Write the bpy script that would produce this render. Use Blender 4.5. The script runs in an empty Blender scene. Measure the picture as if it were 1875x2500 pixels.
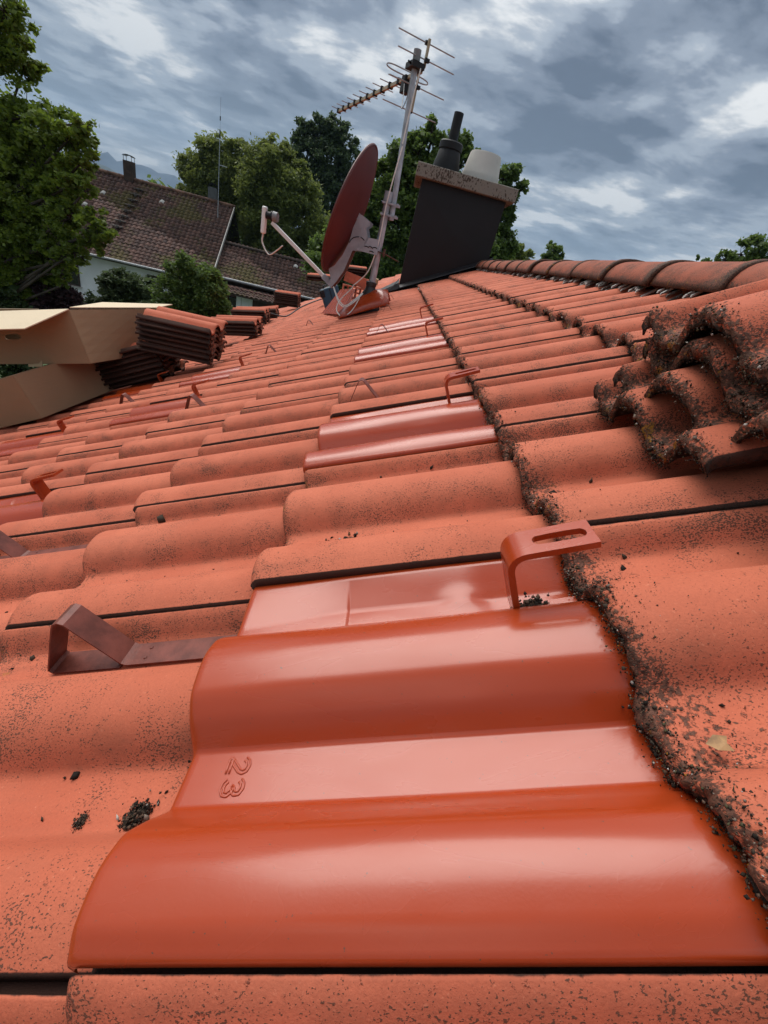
import bpy, math, random
import numpy as np
from mathutils import Matrix, Vector

# ------------------------------------------------------------------ camera, sky, sun, exposure
scene = bpy.context.scene
C = scene.collection
PITCH = 0.47425998781004364            # roof slope, radians
GAUGE = 0.33067668697593594            # course spacing up the slope
TW = 0.30                              # cover width of a tile
FPX = 1049.4304683659302               # focal length in photograph pixels (1875 wide)
RW = np.array([[0.9739911010359003, 0.03763752061349728, 0.2234384750774655],
               [0.21150612715806247, -0.5047526576680401, -0.8369527541932387],
               [0.0812803375821736, 0.8624431410934398, -0.49958516301368383]])
CP, SP = math.cos(PITCH), math.sin(PITCH)
L2W = np.array([[CP, 0, -SP], [0, 1, 0], [SP, 0, CP]])     # roof frame (up-slope, along ridge, normal) to world
CAM_L = np.array([0.2353978514624133, -0.06659538142075035, 0.25751729539364493])
CAM = L2W @ CAM_L
GROUND = -6.9

cam_data = bpy.data.cameras.new('camera')
cam = bpy.data.objects.new('camera', cam_data)
C.objects.link(cam)
cam_data.sensor_fit = 'HORIZONTAL'
cam_data.sensor_width = 36.0
cam_data.lens = FPX / 1875.0 * 36.0
cam_data.clip_start = 0.01
cam_data.clip_end = 30000.0
m = Matrix.Identity(4)
for r in range(3):
    m[r][0] = RW[0][r]
    m[r][1] = -RW[1][r]
    m[r][2] = -RW[2][r]
    m[r][3] = CAM[r]
cam.matrix_world = m
scene.camera = cam

scene.view_settings.view_transform = 'Standard'
scene.view_settings.look = 'None'
scene.view_settings.gamma = 1.0
scene.view_settings.use_curve_mapping = False
scene.view_settings.exposure = 1.32
scene.render.engine = 'CYCLES'
scene.cycles.use_denoising = True
scene.cycles.max_bounces = 6
scene.cycles.diffuse_bounces = 3
scene.cycles.transparent_max_bounces = 6
scene.cycles.volume_bounces = 0
scene.cycles.sample_clamp_indirect = 4.0

SUN_EL, SUN_AZ = math.radians(57), math.radians(-40)        # azimuth from +Y towards +X
world = bpy.data.worlds.new('World')
scene.world = world
world.use_nodes = True


def build_sky():
    nt = world.node_tree
    nt.nodes.clear()
    N = nt.nodes.new
    L = nt.links.new

    def math_(op, a, b=None, clamp=False):
        n = N('ShaderNodeMath')
        n.operation = op
        n.use_clamp = clamp
        for k, v in enumerate((a, b)):
            if v is None:
                continue
            if isinstance(v, (int, float)):
                n.inputs[k].default_value = v
            else:
                L(v, n.inputs[k])
        return n.outputs[0]
    tc = N('ShaderNodeTexCoord')
    sep = N('ShaderNodeSeparateXYZ')
    L(tc.outputs['Generated'], sep.inputs[0])
    z = math_('ADD', math_('MAXIMUM', sep.outputs[2], 0.0), 0.13)
    px = math_('DIVIDE', sep.outputs[0], z)
    py = math_('DIVIDE', sep.outputs[1], z)
    com = N('ShaderNodeCombineXYZ')
    L(px, com.inputs[0])
    L(py, com.inputs[1])

    def cloud(scale, sx, sy, detail, rough, dist, off, rot=0.0):
        mp = N('ShaderNodeMapping')
        mp.inputs['Location'].default_value = off
        mp.inputs['Rotation'].default_value = (0, 0, rot)
        mp.inputs['Scale'].default_value = (sx, sy, 1)
        L(com.outputs[0], mp.inputs[0])
        n = N('ShaderNodeTexNoise')
        n.inputs['Scale'].default_value = scale
        n.inputs['Detail'].default_value = detail
        n.inputs['Roughness'].default_value = rough
        n.inputs['Distortion'].default_value = dist
        L(mp.outputs[0], n.inputs[0])
        return n.outputs[0]
    streak = cloud(1.0, 1.35, 0.42, 4, 0.50, 0.6, (3.1, 1.7, 0), math.radians(-16))
    puff = cloud(1.0, 1.5, 1.7, 8, 0.58, 0.25, (7.7, 2.2, 0))
    fine = cloud(1.0, 3.8, 4.2, 8, 0.58, 0.15, (1.3, 5.2, 0), math.radians(-10))
    s = math_('ADD', math_('MULTIPLY', streak, 0.36), math_('ADD', math_('MULTIPLY', puff, 0.54), math_('MULTIPLY', fine, 0.26)))
    ramp = N('ShaderNodeValToRGB')
    ramp.color_ramp.interpolation = 'EASE'
    e = ramp.color_ramp.elements
    e[0].position = 0.475
    e[0].color = (0.105, 0.128, 0.168, 1)
    e[1].position = 0.675
    e[1].color = (0.90, 0.90, 0.88, 1)
    k = e.new(0.545)
    k.color = (0.215, 0.250, 0.305, 1)
    k = e.new(0.60)
    k.color = (0.40, 0.445, 0.50, 1)
    L(s, ramp.inputs[0])
    # thin haze towards the horizon brightens the cloud deck
    hz = math_('POWER', math_('SUBTRACT', 1.0, math_('MAXIMUM', sep.outputs[2], 0.0), True), 13.0)
    mixh = N('ShaderNodeMixRGB')
    L(math_('MULTIPLY', hz, 0.62), mixh.inputs[0])
    L(ramp.outputs[0], mixh.inputs[1])
    mixh.inputs[2].default_value = (0.86, 0.86, 0.82, 1)
    # clear sky through the thinnest gaps
    sky = N('ShaderNodeTexSky')
    sky.sky_type = 'NISHITA'
    sky.sun_disc = False
    sky.sun_elevation = SUN_EL
    sky.sun_rotation = SUN_AZ
    bg1 = N('ShaderNodeBackground')
    L(sky.outputs[0], bg1.inputs[0])
    bg1.inputs[1].default_value = 0.05
    bg2 = N('ShaderNodeBackground')
    L(mixh.outputs[0], bg2.inputs[0])
    # overcast luminance law (1 + 2 sin(elevation)) / 3
    L(math_('MULTIPLY', math_('ADD', 0.70, math_('MULTIPLY', math_('MAXIMUM', sep.outputs[2], 0.0), 1.30)), 0.40), bg2.inputs[1])
    ms = N('ShaderNodeMixShader')
    ms.inputs[0].default_value = 0.93
    L(bg1.outputs[0], ms.inputs[1])
    L(bg2.outputs[0], ms.inputs[2])
    out = N('ShaderNodeOutputWorld')
    L(ms.outputs[0], out.inputs[0])


build_sky()
sun_data = bpy.data.lights.new('sun', 'SUN')
sun_data.energy = 1.5
sun_data.angle = math.radians(52)
sun_data.color = (1.0, 0.96, 0.90)
sun = bpy.data.objects.new('sun', sun_data)
C.objects.link(sun)
sd = Vector((math.sin(SUN_AZ) * math.cos(SUN_EL), math.cos(SUN_AZ) * math.cos(SUN_EL), math.sin(SUN_EL)))
sun.rotation_euler = sd.to_track_quat('Z', 'Y').to_euler()
sun.location = (0, 0, 20)

ROOF_M = Matrix(((CP, 0, -SP, 0), (0, 1, 0, 0), (SP, 0, CP, 0), (0, 0, 0, 1)))
RNG = np.random.default_rng(7)


# ------------------------------------------------------------------ survey helpers (photograph bearing + distance -> place)
def bearing(x, y):
    return RW.T @ np.array([(x - 937.5) / FPX, (y - 1250) / FPX, 1.0])


def at(x, y, Y):
    d = bearing(x, y)
    return CAM + d * ((Y - CAM[1]) / d[1])


def atd(x, y, Y):                        # same, from coordinates of the 1659-wide view
    return at(x / 0.8848, y / 0.8848, Y)


def atz(x, y, z):
    d = bearing(x, y)
    return CAM + d * ((z - CAM[2]) / d[2])


# ------------------------------------------------------------------ object helpers
def props(o, label=None, cat=None, group=None, kind=None):
    if label:
        o['label'] = label
    if cat:
        o['category'] = cat
    if group:
        o['group'] = group
    if kind:
        o['kind'] = kind
    return o


def mesh(name, verts, faces, mat=None, smooth=False):
    me = bpy.data.meshes.new(name)
    me.from_pydata([tuple(map(float, v)) for v in verts], [], [tuple(int(i) for i in f) for f in faces])
    if mat:
        me.materials.append(mat)
    if smooth:
        me.polygons.foreach_set('use_smooth', [True] * len(me.polygons))
    me.update()
    return me


def mesh_np(name, verts, quads, mat=None, smooth=False, n=4):
    """fast path: verts (V,3) array, faces (Q,n) array"""
    me = bpy.data.meshes.new(name)
    verts = np.asarray(verts, np.float32)
    quads = np.asarray(quads, np.int32)
    me.vertices.add(len(verts))
    me.vertices.foreach_set('co', verts.ravel())
    me.loops.add(quads.size)
    me.loops.foreach_set('vertex_index', quads.ravel())
    me.polygons.add(len(quads))
    me.polygons.foreach_set('loop_start', np.arange(0, quads.size, n, dtype=np.int32))
    me.polygons.foreach_set('loop_total', np.full(len(quads), n, np.int32))
    if smooth:
        me.polygons.foreach_set('use_smooth', np.ones(len(quads), bool))
    if mat:
        me.materials.append(mat)
    me.update(calc_edges=True)
    me.validate()
    return me


def obj(name, me, parent=None, mw=None, loc=None, rot=None):
    o = bpy.data.objects.new(name, me)
    C.objects.link(o)
    if parent is not None:
        o.parent = parent
    if mw is not None:
        o.matrix_world = mw if parent is None else o.matrix_world
        if parent is not None:
            o.matrix_local = mw
    if loc is not None:
        o.location = loc
    if rot is not None:
        o.rotation_euler = rot
    return o


def empty(name, loc=(0, 0, 0), rotz=0.0, mw=None):
    o = bpy.data.objects.new(name, None)
    C.objects.link(o)
    o.empty_display_size = 0.1
    if mw is not None:
        o.matrix_world = mw
    else:
        o.location = loc
        o.rotation_euler = (0, 0, rotz)
    return o


def attr(me, name, vals):
    a = me.attributes.new(name, 'FLOAT', 'POINT')
    a.data.foreach_set('value', np.asarray(vals, np.float32))


class MB:
    """collects simple solids into one mesh"""

    def __init__(self):
        self.v, self.f = [], []

    def add(self, vs, fs):
        b = len(self.v)
        self.v += [tuple(map(float, p)) for p in vs]
        self.f += [tuple(i + b for i in f) for f in fs]
        return self

    def box(self, c, s, ax=None):
        c = np.array(c, float)
        s = np.array(s, float) / 2
        ax = np.eye(3) if ax is None else np.array(ax, float)
        vs = [c + ax.T @ (s * np.array(k)) for k in ((-1, -1, -1), (1, -1, -1), (1, 1, -1), (-1, 1, -1), (-1, -1, 1), (1, -1, 1), (1, 1, 1), (-1, 1, 1))]
        return self.add(vs, [(3, 2, 1, 0), (4, 5, 6, 7), (0, 1, 5, 4), (1, 2, 6, 5), (2, 3, 7, 6), (3, 0, 4, 7)])

    def hexa(self, vs):
        return self.add(vs, [(3, 2, 1, 0), (4, 5, 6, 7), (0, 1, 5, 4), (1, 2, 6, 5), (2, 3, 7, 6), (3, 0, 4, 7)])

    def tube(self, pts, r, n=8, caps=True):
        pts = [np.array(p, float) for p in pts]
        rs = r if isinstance(r, (list, tuple, np.ndarray)) else [r] * len(pts)
        rings = []
        prev = None
        for i, p in enumerate(pts):
            d = pts[min(i + 1, len(pts) - 1)] - pts[max(i - 1, 0)]
            d = d / (np.linalg.norm(d) + 1e-12)
            if prev is None:
                a = np.cross(d, [0, 0, 1.0])
                if np.linalg.norm(a) < 1e-3:
                    a = np.cross(d, [0, 1.0, 0])
            else:
                a = prev - d * (prev @ d)
            a = a / (np.linalg.norm(a) + 1e-12)
            prev = a
            b = np.cross(d, a)
            rings.append([p + rs[i] * (math.cos(2 * math.pi * k / n) * a + math.sin(2 * math.pi * k / n) * b) for k in range(n)])
        vs = [q for ring in rings for q in ring]
        fs = []
        for i in range(len(pts) - 1):
            for k in range(n):
                fs.append((i * n + k, i * n + (k + 1) % n, (i + 1) * n + (k + 1) % n, (i + 1) * n + k))
        if caps:
            fs.append(tuple(range(n - 1, -1, -1)))
            fs.append(tuple((len(pts) - 1) * n + k for k in range(n)))
        return self.add(vs, fs)

    def lathe(self, prof, c=(0, 0, 0), n=24):
        vs, fs = [], []
        for (r, z) in prof:
            for k in range(n):
                a = 2 * math.pi * k / n
                vs.append((c[0] + r * math.cos(a), c[1] + r * math.sin(a), c[2] + z))
        for i in range(len(prof) - 1):
            for k in range(n):
                fs.append((i * n + k, i * n + (k + 1) % n, (i + 1) * n + (k + 1) % n, (i + 1) * n + k))
        return self.add(vs, fs)

    def prism(self, poly, d):
        """poly: list of 3-D points (planar), d: extrusion vector"""
        p = [np.array(q, float) for q in poly]
        d = np.array(d, float)
        n = len(p)
        fs = [tuple(range(n - 1, -1, -1)), tuple(range(n, 2 * n))]
        for k in range(n):
            fs.append((k, (k + 1) % n, n + (k + 1) % n, n + k))
        return self.add(p + [q + d for q in p], fs)

    def build(self, name, mat, parent=None, smooth=False, mw=None, bevel=0.0):
        me = mesh(name, self.v, self.f, mat, smooth)
        o = obj(name, me, parent, mw)
        if smooth:
            md = o.modifiers.new('edges', 'EDGE_SPLIT')
            md.split_angle = math.radians(40)
        if bevel:
            md = o.modifiers.new('bevel', 'BEVEL')
            md.width = bevel
            md.segments = 2
            md.limit_method = 'ANGLE'
        return o


def octa_cloud(pts, sizes, rng, stretch=0.5):
    """irregular grains: octahedra with random squash and turn; returns verts, tris, per-vertex random"""
    n = len(pts)
    base = np.array([[1, 0, 0], [-1, 0, 0], [0, 1, 0], [0, -1, 0], [0, 0, 1], [0, 0, -1]], float)
    tri = np.array([[0, 2, 4], [2, 1, 4], [1, 3, 4], [3, 0, 4], [2, 0, 5], [1, 2, 5], [3, 1, 5], [0, 3, 5]])
    q = rng.normal(size=(n, 4))
    q /= np.linalg.norm(q, axis=1)[:, None]
    w, x, y, z = q.T
    R = np.stack([np.stack([1 - 2 * (y * y + z * z), 2 * (x * y - z * w), 2 * (x * z + y * w)], -1),
                  np.stack([2 * (x * y + z * w), 1 - 2 * (x * x + z * z), 2 * (y * z - x * w)], -1),
                  np.stack([2 * (x * z - y * w), 2 * (y * z + x * w), 1 - 2 * (x * x + y * y)], -1)], 1)
    sc = np.asarray(sizes)[:, None] * rng.uniform(1 - stretch, 1 + stretch, (n, 3))
    loc = base[None] * sc[:, None, :] * rng.uniform(0.6, 1.3, (n, 6, 1))
    v = np.einsum('nij,nkj->nki', R, loc) + np.asarray(pts)[:, None, :]
    f = tri[None] + (np.arange(n) * 6)[:, None, None]
    return v.reshape(-1, 3), f.reshape(-1, 3), np.repeat(rng.random(n), 6)


# ------------------------------------------------------------------ materials
def material(name):
    mt = bpy.data.materials.new(name)
    mt.use_nodes = True
    nt = mt.node_tree
    nt.nodes.clear()
    out = nt.nodes.new('ShaderNodeOutputMaterial')
    bs = nt.nodes.new('ShaderNodeBsdfPrincipled')
    nt.links.new(bs.outputs[0], out.inputs[0])
    return mt, nt, bs, out


class NT:
    def __init__(self, nt):
        self.nt = nt

    def node(self, t, **kw):
        n = self.nt.nodes.new(t)
        for k, v in kw.items():
            setattr(n, k, v)
        return n

    def link(self, a, b):
        self.nt.links.new(a, b)

    def put(self, v, sock):
        if isinstance(v, (int, float)):
            sock.default_value = v
        elif isinstance(v, (tuple, list)):
            sock.default_value = tuple(v) if len(v) == len(sock.default_value) else tuple(v) + (1,)
        else:
            self.link(v, sock)

    def m(self, op, a, b=None, clamp=False):
        n = self.node('ShaderNodeMath', operation=op, use_clamp=clamp)
        self.put(a, n.inputs[0])
        if b is not None:
            self.put(b, n.inputs[1])
        return n.outputs[0]

    def noise(self, co, scale, detail=3, rough=0.55, dist=0.0, dim='3D', w=None):
        n = self.node('ShaderNodeTexNoise')
        n.noise_dimensions = dim
        if co is not None:
            self.link(co, n.inputs['Vector'])
        n.inputs['Scale'].default_value = scale
        n.inputs['Detail'].default_value = detail
        n.inputs['Roughness'].default_value = rough
        n.inputs['Distortion'].default_value = dist
        if w is not None:
            self.put(w, n.inputs['W'])
        return n.outputs[0]

    def step(self, v, lo, hi, a=0.0, b=1.0):
        n = self.node('ShaderNodeMapRange', interpolation_type='SMOOTHSTEP')
        self.put(v, n.inputs[0])
        n.inputs[1].default_value = lo
        n.inputs[2].default_value = hi
        n.inputs[3].default_value = a
        n.inputs[4].default_value = b
        return n.outputs[0]

    def mix(self, f, a, b, mode='MIX'):
        n = self.node('ShaderNodeMixRGB', blend_type=mode)
        self.put(f, n.inputs[0])
        self.put(a, n.inputs[1])
        self.put(b, n.inputs[2])
        return n.outputs[0]

    def bump(self, h, strength, dist, normal=None):
        n = self.node('ShaderNodeBump')
        n.inputs['Strength'].default_value = strength
        n.inputs['Distance'].default_value = dist
        self.link(h, n.inputs['Height'])
        if normal is not None:
            self.link(normal, n.inputs['Normal'])
        return n.outputs[0]

    def mapping(self, co, sc=(1, 1, 1), loc=(0, 0, 0), rot=(0, 0, 0)):
        n = self.node('ShaderNodeMapping')
        self.link(co, n.inputs[0])
        n.inputs['Location'].default_value = loc
        n.inputs['Rotation'].default_value = rot
        n.inputs['Scale'].default_value = sc
        return n.outputs[0]


def simple(name, col, rough=0.6, var=0.12, scale=6.0, metal=0.0, bump=0.0, bscale=60.0, spec=0.5, coords='Object', col2=None):
    mt, nt, bs, out = material(name)
    t = NT(nt)
    tc = t.node('ShaderNodeTexCoord')
    co = tc.outputs[coords]
    n = t.noise(co, scale, 5, 0.6)
    c2 = col2 or tuple(max(0.0, c * (1 - 2.2 * var)) for c in col)
    c1 = tuple(min(1.0, c * (1 + var)) for c in col)
    f = t.step(n, 0.32, 0.68)
    t.link(t.mix(f, c2, c1), bs.inputs['Base Color'])
    bs.inputs['Roughness'].default_value = rough
    bs.inputs['Metallic'].default_value = metal
    bs.inputs['Specular IOR Level'].default_value = spec
    if bump:
        t.link(t.bump(t.noise(co, bscale, 4, 0.6), 0.6, bump), bs.inputs['Normal'])
    return mt


def tile_material(name, dirt=1.0, edge=0.5, bright=1.0):
    """through-coloured concrete tile: terracotta paint, dark algae specks on the sheltered flanks, grime and lichen at the lower edge"""
    mt, nt, bs, out = material(name)
    t = NT(nt)
    tc = t.node('ShaderNodeTexCoord')
    oi = t.node('ShaderNodeObjectInfo')
    va = t.node('ShaderNodeVectorMath', operation='ADD')
    t.link(tc.outputs['Object'], va.inputs[0])
    sc = t.node('ShaderNodeVectorMath', operation='SCALE')
    sc.inputs[0].default_value = (13.7, 7.1, 3.3)
    t.link(oi.outputs['Random'], sc.inputs['Scale'])
    t.link(sc.outputs[0], va.inputs[1])
    co = va.outputs[0]
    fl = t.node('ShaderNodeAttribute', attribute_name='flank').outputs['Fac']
    ed = t.node('ShaderNodeAttribute', attribute_name='edge').outputs['Fac']
    jt = t.node('ShaderNodeAttribute', attribute_name='joint').outputs['Fac']
    b = bright
    big = t.noise(co, 5.0, 4, 0.6)
    base = t.mix(t.step(big, 0.3, 0.7), (0.455 * b, 0.110 * b, 0.056 * b), (0.575 * b, 0.160 * b, 0.086 * b))
    # tile-to-tile tone
    base = t.mix(t.m('MULTIPLY', oi.outputs['Random'], 0.55), base, (0.45 * b, 0.108 * b, 0.054 * b))
    # faint sooty bloom
    soot = t.step(t.noise(co, 11.0, 6, 0.65, 0.4), 0.50, 0.78)
    base = t.mix(t.m('MULTIPLY', soot, 0.26 * dirt), base, (0.25, 0.095, 0.060))
    run = t.step(t.noise(t.mapping(co, (2.5, 34.0, 34.0)), 1.0, 4, 0.6), 0.50, 0.72)
    base = t.mix(t.m('MULTIPLY', run, 0.22 * dirt), base, (0.26, 0.085, 0.050))
    # fine sandy grain
    grain = t.noise(co, 520.0, 2, 0.7)
    base = t.mix(t.step(grain, 0.35, 0.75, 0.0, 0.30), base, (0.30, 0.075, 0.042))
    pale = t.step(t.noise(co, 330.0, 2, 0.6), 0.66, 0.74)
    base = t.mix(t.m('MULTIPLY', pale, 0.35), base, (0.66, 0.24, 0.14))
    # specks: algae colonies, denser on flanks that face away from the weather
    st = t.mapping(co, (0.85, 1.2, 1.2))
    sp1 = t.noise(st, 640.0, 2, 0.5)
    dens = t.noise(co, 17.0, 4, 0.6)
    cut = t.m('ADD', sp1, t.m('MULTIPLY', t.m('SUBTRACT', dens, 0.5), 0.62))
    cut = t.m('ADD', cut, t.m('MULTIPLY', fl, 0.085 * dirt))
    cut = t.m('ADD', cut, t.m('MULTIPLY', ed, 0.10 * dirt))
    speck = t.step(cut, 0.66, 0.70)
    base = t.mix(t.m('MULTIPLY', speck, 0.85), base, (0.062, 0.036, 0.024))
    # brown stain on near-facing flanks, also putting their shading into the colour
    stain_shade = t.m('MULTIPLY', fl, t.step(t.noise(co, 30.0, 5, 0.65), 0.36, 0.72))
    base = t.mix(t.m('MULTIPLY', stain_shade, 0.36 * min(1.0, dirt)), base, (0.16, 0.060, 0.034))
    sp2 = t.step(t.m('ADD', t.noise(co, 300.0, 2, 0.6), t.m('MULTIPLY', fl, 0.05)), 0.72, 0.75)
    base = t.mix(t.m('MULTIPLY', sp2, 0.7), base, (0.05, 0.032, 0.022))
    # grime on the lower edge
    gn = t.noise(co, 70.0, 5, 0.65)
    g = t.m('ADD', t.m('MULTIPLY', ed, 0.95 * edge), t.m('MULTIPLY', t.m('SUBTRACT', gn, 0.5), 1.3))
    g2 = t.m('ADD', g, t.m('MULTIPLY', t.m('SUBTRACT', t.noise(co, 260.0, 3, 0.6), 0.5), 2.0))
    gm = t.step(g2, 0.36, 0.66)
    gcol = t.mix(t.step(t.noise(co, 300.0, 3, 0.7), 0.3, 0.7), (0.014, 0.010, 0.008), (0.135, 0.070, 0.046))
    base = t.mix(t.m('MULTIPLY', gm, min(1.0, 0.35 + 0.75 * edge)), base, gcol)
    # lichen near the grime
    ln = t.step(t.m('ADD', t.noise(co, 34.0, 3, 0.6), t.m('MULTIPLY', ed, 0.09)), 0.70, 0.735)
    lf = t.step(t.noise(co, 330.0, 2, 0.6), 0.42, 0.58)
    lm = t.m('MULTIPLY', t.m('MULTIPLY', ln, lf), t.step(ed, 0.05, 0.35))
    base = t.mix(t.m('MULTIPLY', lm, 0.8 * min(1.0, edge + 0.2)), base, (0.33, 0.150, 0.014))
    # near-black line along the side joint
    jm = t.step(t.m('ADD', jt, t.m('MULTIPLY', t.m('SUBTRACT', gn, 0.5), 0.9)), 0.45, 0.8)
    base = t.mix(t.m('MULTIPLY', jm, 0.93), base, (0.024, 0.016, 0.012))
    t.link(base, bs.inputs['Base Color'])
    bs.inputs['Roughness'].default_value = 0.78
    bs.inputs['Specular IOR Level'].default_value = 0.28
    hgt = t.m('ADD', t.m('MULTIPLY', grain, 0.5), t.m('ADD', t.m('MULTIPLY', gm, 1.2), t.m('MULTIPLY', speck, 0.5)))
    t.link(t.bump(hgt, 0.55, 0.0012), bs.inputs['Normal'])
    return mt


def enamel_material():
    mt, nt, bs, out = material('enamelled_steel')
    t = NT(nt)
    tc = t.node('ShaderNodeTexCoord')
    co = tc.outputs['Object']
    base = t.mix(t.noise(co, 9.0, 3), (0.340, 0.040, 0.007), (0.370, 0.047, 0.009))
    dust = t.step(t.noise(co, 420.0, 2, 0.6), 0.722, 0.745)
    base = t.mix(dust, base, (0.10, 0.05, 0.03))
    t.link(base, bs.inputs['Base Color'])
    smear = t.step(t.noise(t.mapping(co, (1.0, 3.0, 1.0)), 7.0, 4, 0.6, 0.8), 0.35, 0.75, 0.25, 0.35)
    t.link(smear, bs.inputs['Roughness'])
    bs.inputs['Specular IOR Level'].default_value = 0.5
    bs.inputs['Coat Weight'].default_value = 0.25
    bs.inputs['Coat Roughness'].default_value = 0.14
    h = t.m('ADD', t.m('MULTIPLY', t.noise(co, 620.0, 2, 0.5), 0.05), t.noise(co, 14.0, 2, 0.5))
    t.link(t.bump(h, 0.5, 0.0012), bs.inputs['Normal'])
    return mt


def leaf_material(name, dark, light, back=0.35):
    mt, nt, bs, out = material(name)
    t = NT(nt)
    lv = t.node('ShaderNodeAttribute', attribute_name='leaf').outputs['Fac']
    col = t.mix(lv, dark, light)
    tc = t.node('ShaderNodeTexCoord')
    col = t.mix(t.step(t.noise(tc.outputs['Object'], 0.9, 3), 0.35, 0.7, 0.0, 0.45), col, tuple(c * 0.62 for c in dark))
    t.link(col, bs.inputs['Base Color'])
    bs.inputs['Roughness'].default_value = 0.55
    bs.inputs['Specular IOR Level'].default_value = 0.35
    tr = t.node('ShaderNodeBsdfTranslucent')
    t.link(t.mix(0.5, col, tuple(min(1, c * 1.5) for c in light)), tr.inputs['Color'])
    ms = t.node('ShaderNodeMixShader')
    ms.inputs[0].default_value = back
    t.link(bs.outputs[0], ms.inputs[1])
    t.link(tr.outputs[0], ms.inputs[2])
    t.link(ms.outputs[0], out.inputs[0])
    return mt


def grain_material():
    mt, nt, bs, out = material('moss_and_grit')
    t = NT(nt)
    lv = t.node('ShaderNodeAttribute', attribute_name='leaf').outputs['Fac']
    r = t.node('ShaderNodeValToRGB')
    r.color_ramp.interpolation = 'CONSTANT'
    e = r.color_ramp.elements
    e[0].position = 0.0
    e[0].color = (0.016, 0.013, 0.010, 1)
    e[1].position = 0.34
    e[1].color = (0.045, 0.034, 0.024, 1)
    for p, c in ((0.60, (0.100, 0.062, 0.042, 1)), (0.84, (0.066, 0.058, 0.030, 1)), (0.92, (0.19, 0.15, 0.12, 1)), (0.972, (0.42, 0.39, 0.35, 1)), (0.985, (0.26, 0.12, 0.02, 1))):
        k = e.new(p)
        k.color = c
    t.link(lv, r.inputs[0])
    t.link(r.outputs[0], bs.inputs['Base Color'])
    bs.inputs['Roughness'].default_value = 0.9
    bs.inputs['Specular IOR Level'].default_value = 0.2
    return mt


M = {}
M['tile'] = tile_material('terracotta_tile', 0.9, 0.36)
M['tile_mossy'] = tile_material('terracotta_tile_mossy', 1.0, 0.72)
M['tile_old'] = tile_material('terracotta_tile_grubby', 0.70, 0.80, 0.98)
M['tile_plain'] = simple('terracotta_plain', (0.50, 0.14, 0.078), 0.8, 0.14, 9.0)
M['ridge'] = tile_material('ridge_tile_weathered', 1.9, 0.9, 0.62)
M['enamel'] = enamel_material()
M['strap'] = simple('painted_strap', (0.165, 0.046, 0.032), 0.48, 0.16, 40.0, spec=0.35, bump=0.0003, bscale=700)
M['grain'] = grain_material()
M['deck'] = simple('roof_underlay', (0.02, 0.018, 0.017), 0.9, 0.1)
M['black_gap'] = simple('dark_filler', (0.012, 0.010, 0.009), 0.95, 0.2, 80.0, bump=0.002, bscale=300)
M['galv'] = simple('galvanised_steel', (0.38, 0.42, 0.46), 0.45, 0.14, 14.0, metal=0.25, bump=0.0004, bscale=160)
M['galv_plate'] = simple('zinc_plate', (0.34, 0.38, 0.42), 0.5, 0.10, 9.0, metal=0.1)
M['dish'] = simple('brick_red_lacquer', (0.105, 0.018, 0.016), 0.55, 0.08, 5.0, spec=0.3)
M['dish_edge'] = simple('brick_red_lacquer_rim', (0.105, 0.020, 0.016), 0.45, 0.10, 8.0)
M['white_plastic'] = simple('white_plastic', (0.74, 0.73, 0.69), 0.4, 0.04, 8.0)
M['grey_plastic'] = simple('grey_plastic', (0.20, 0.20, 0.20), 0.5, 0.08, 8.0)
M['black_plastic'] = simple('black_plastic', (0.010, 0.010, 0.011), 0.55, 0.15, 12.0, spec=0.3)
M['rubber'] = simple('black_rubber', (0.022, 0.021, 0.021), 0.45, 0.2, 30.0, bump=0.002, bscale=24)
M['gold'] = simple('gold_anodised', (0.36, 0.29, 0.19), 0.5, 0.1, 8.0, metal=0.1)
M['alu'] = simple('dull_aluminium', (0.34, 0.33, 0.33), 0.5, 0.1, 8.0, metal=0.1)
M['rust'] = simple('rusty_steel', (0.10, 0.045, 0.03), 0.8, 0.2, 40.0)
M['cable'] = simple('white_cable', (0.72, 0.70, 0.64), 0.45, 0.05, 8.0)
M['wire'] = simple('black_wire', (0.020, 0.020, 0.021), 0.5, 0.1, 8.0)
M['cladding'] = simple('dark_brown_sheet', (0.0115, 0.0095, 0.0105), 0.45, 0.10, 2.2, bump=0.004, bscale=2.0, spec=0.28)
M['flashing'] = simple('lead_flashing', (0.016, 0.014, 0.015), 0.5, 0.14, 9.0, bump=0.004, bscale=14)
M['toolbox'] = simple('teal_plastic', (0.010, 0.060, 0.105), 0.4, 0.08, 7.0)
M['wood'] = simple('raw_timber', (0.42, 0.30, 0.17), 0.75, 0.12, 9.0)


def speckled_concrete(name, col, spot, amount, scale=26.0):
    mt, nt, bs, out = material(name)
    t = NT(nt)
    co = t.node('ShaderNodeTexCoord').outputs['Object']
    base = t.mix(t.noise(co, 7.0, 5, 0.6), tuple(c * 0.78 for c in col), col)
    s = t.step(t.m('ADD', t.noise(t.mapping(co, (1.2, 1.2, 0.7)), scale * 2.2, 3, 0.6), t.m('MULTIPLY', t.m('SUBTRACT', t.noise(co, 4.0, 3), 0.5), 0.5)), amount, amount + 0.06)
    base = t.mix(t.m('MULTIPLY', s, 0.85), base, spot)
    t.link(base, bs.inputs['Base Color'])
    bs.inputs['Roughness'].default_value = 0.9
    bs.inputs['Specular IOR Level'].default_value = 0.25
    t.link(t.bump(t.noise(co, 160.0, 4, 0.6), 0.5, 0.003), bs.inputs['Normal'])
    return mt


M['slab'] = speckled_concrete('weathered_concrete', (0.25, 0.225, 0.19), (0.04, 0.024, 0.017), 0.53)
M['pot'] = speckled_concrete('pale_concrete', (0.50, 0.48, 0.44), (0.40, 0.38, 0.35), 0.62, 5.0)
M['mortar'] = speckled_concrete('ridge_seal', (0.50, 0.48, 0.45), (0.06, 0.05, 0.04), 0.50, 20.0)


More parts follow.
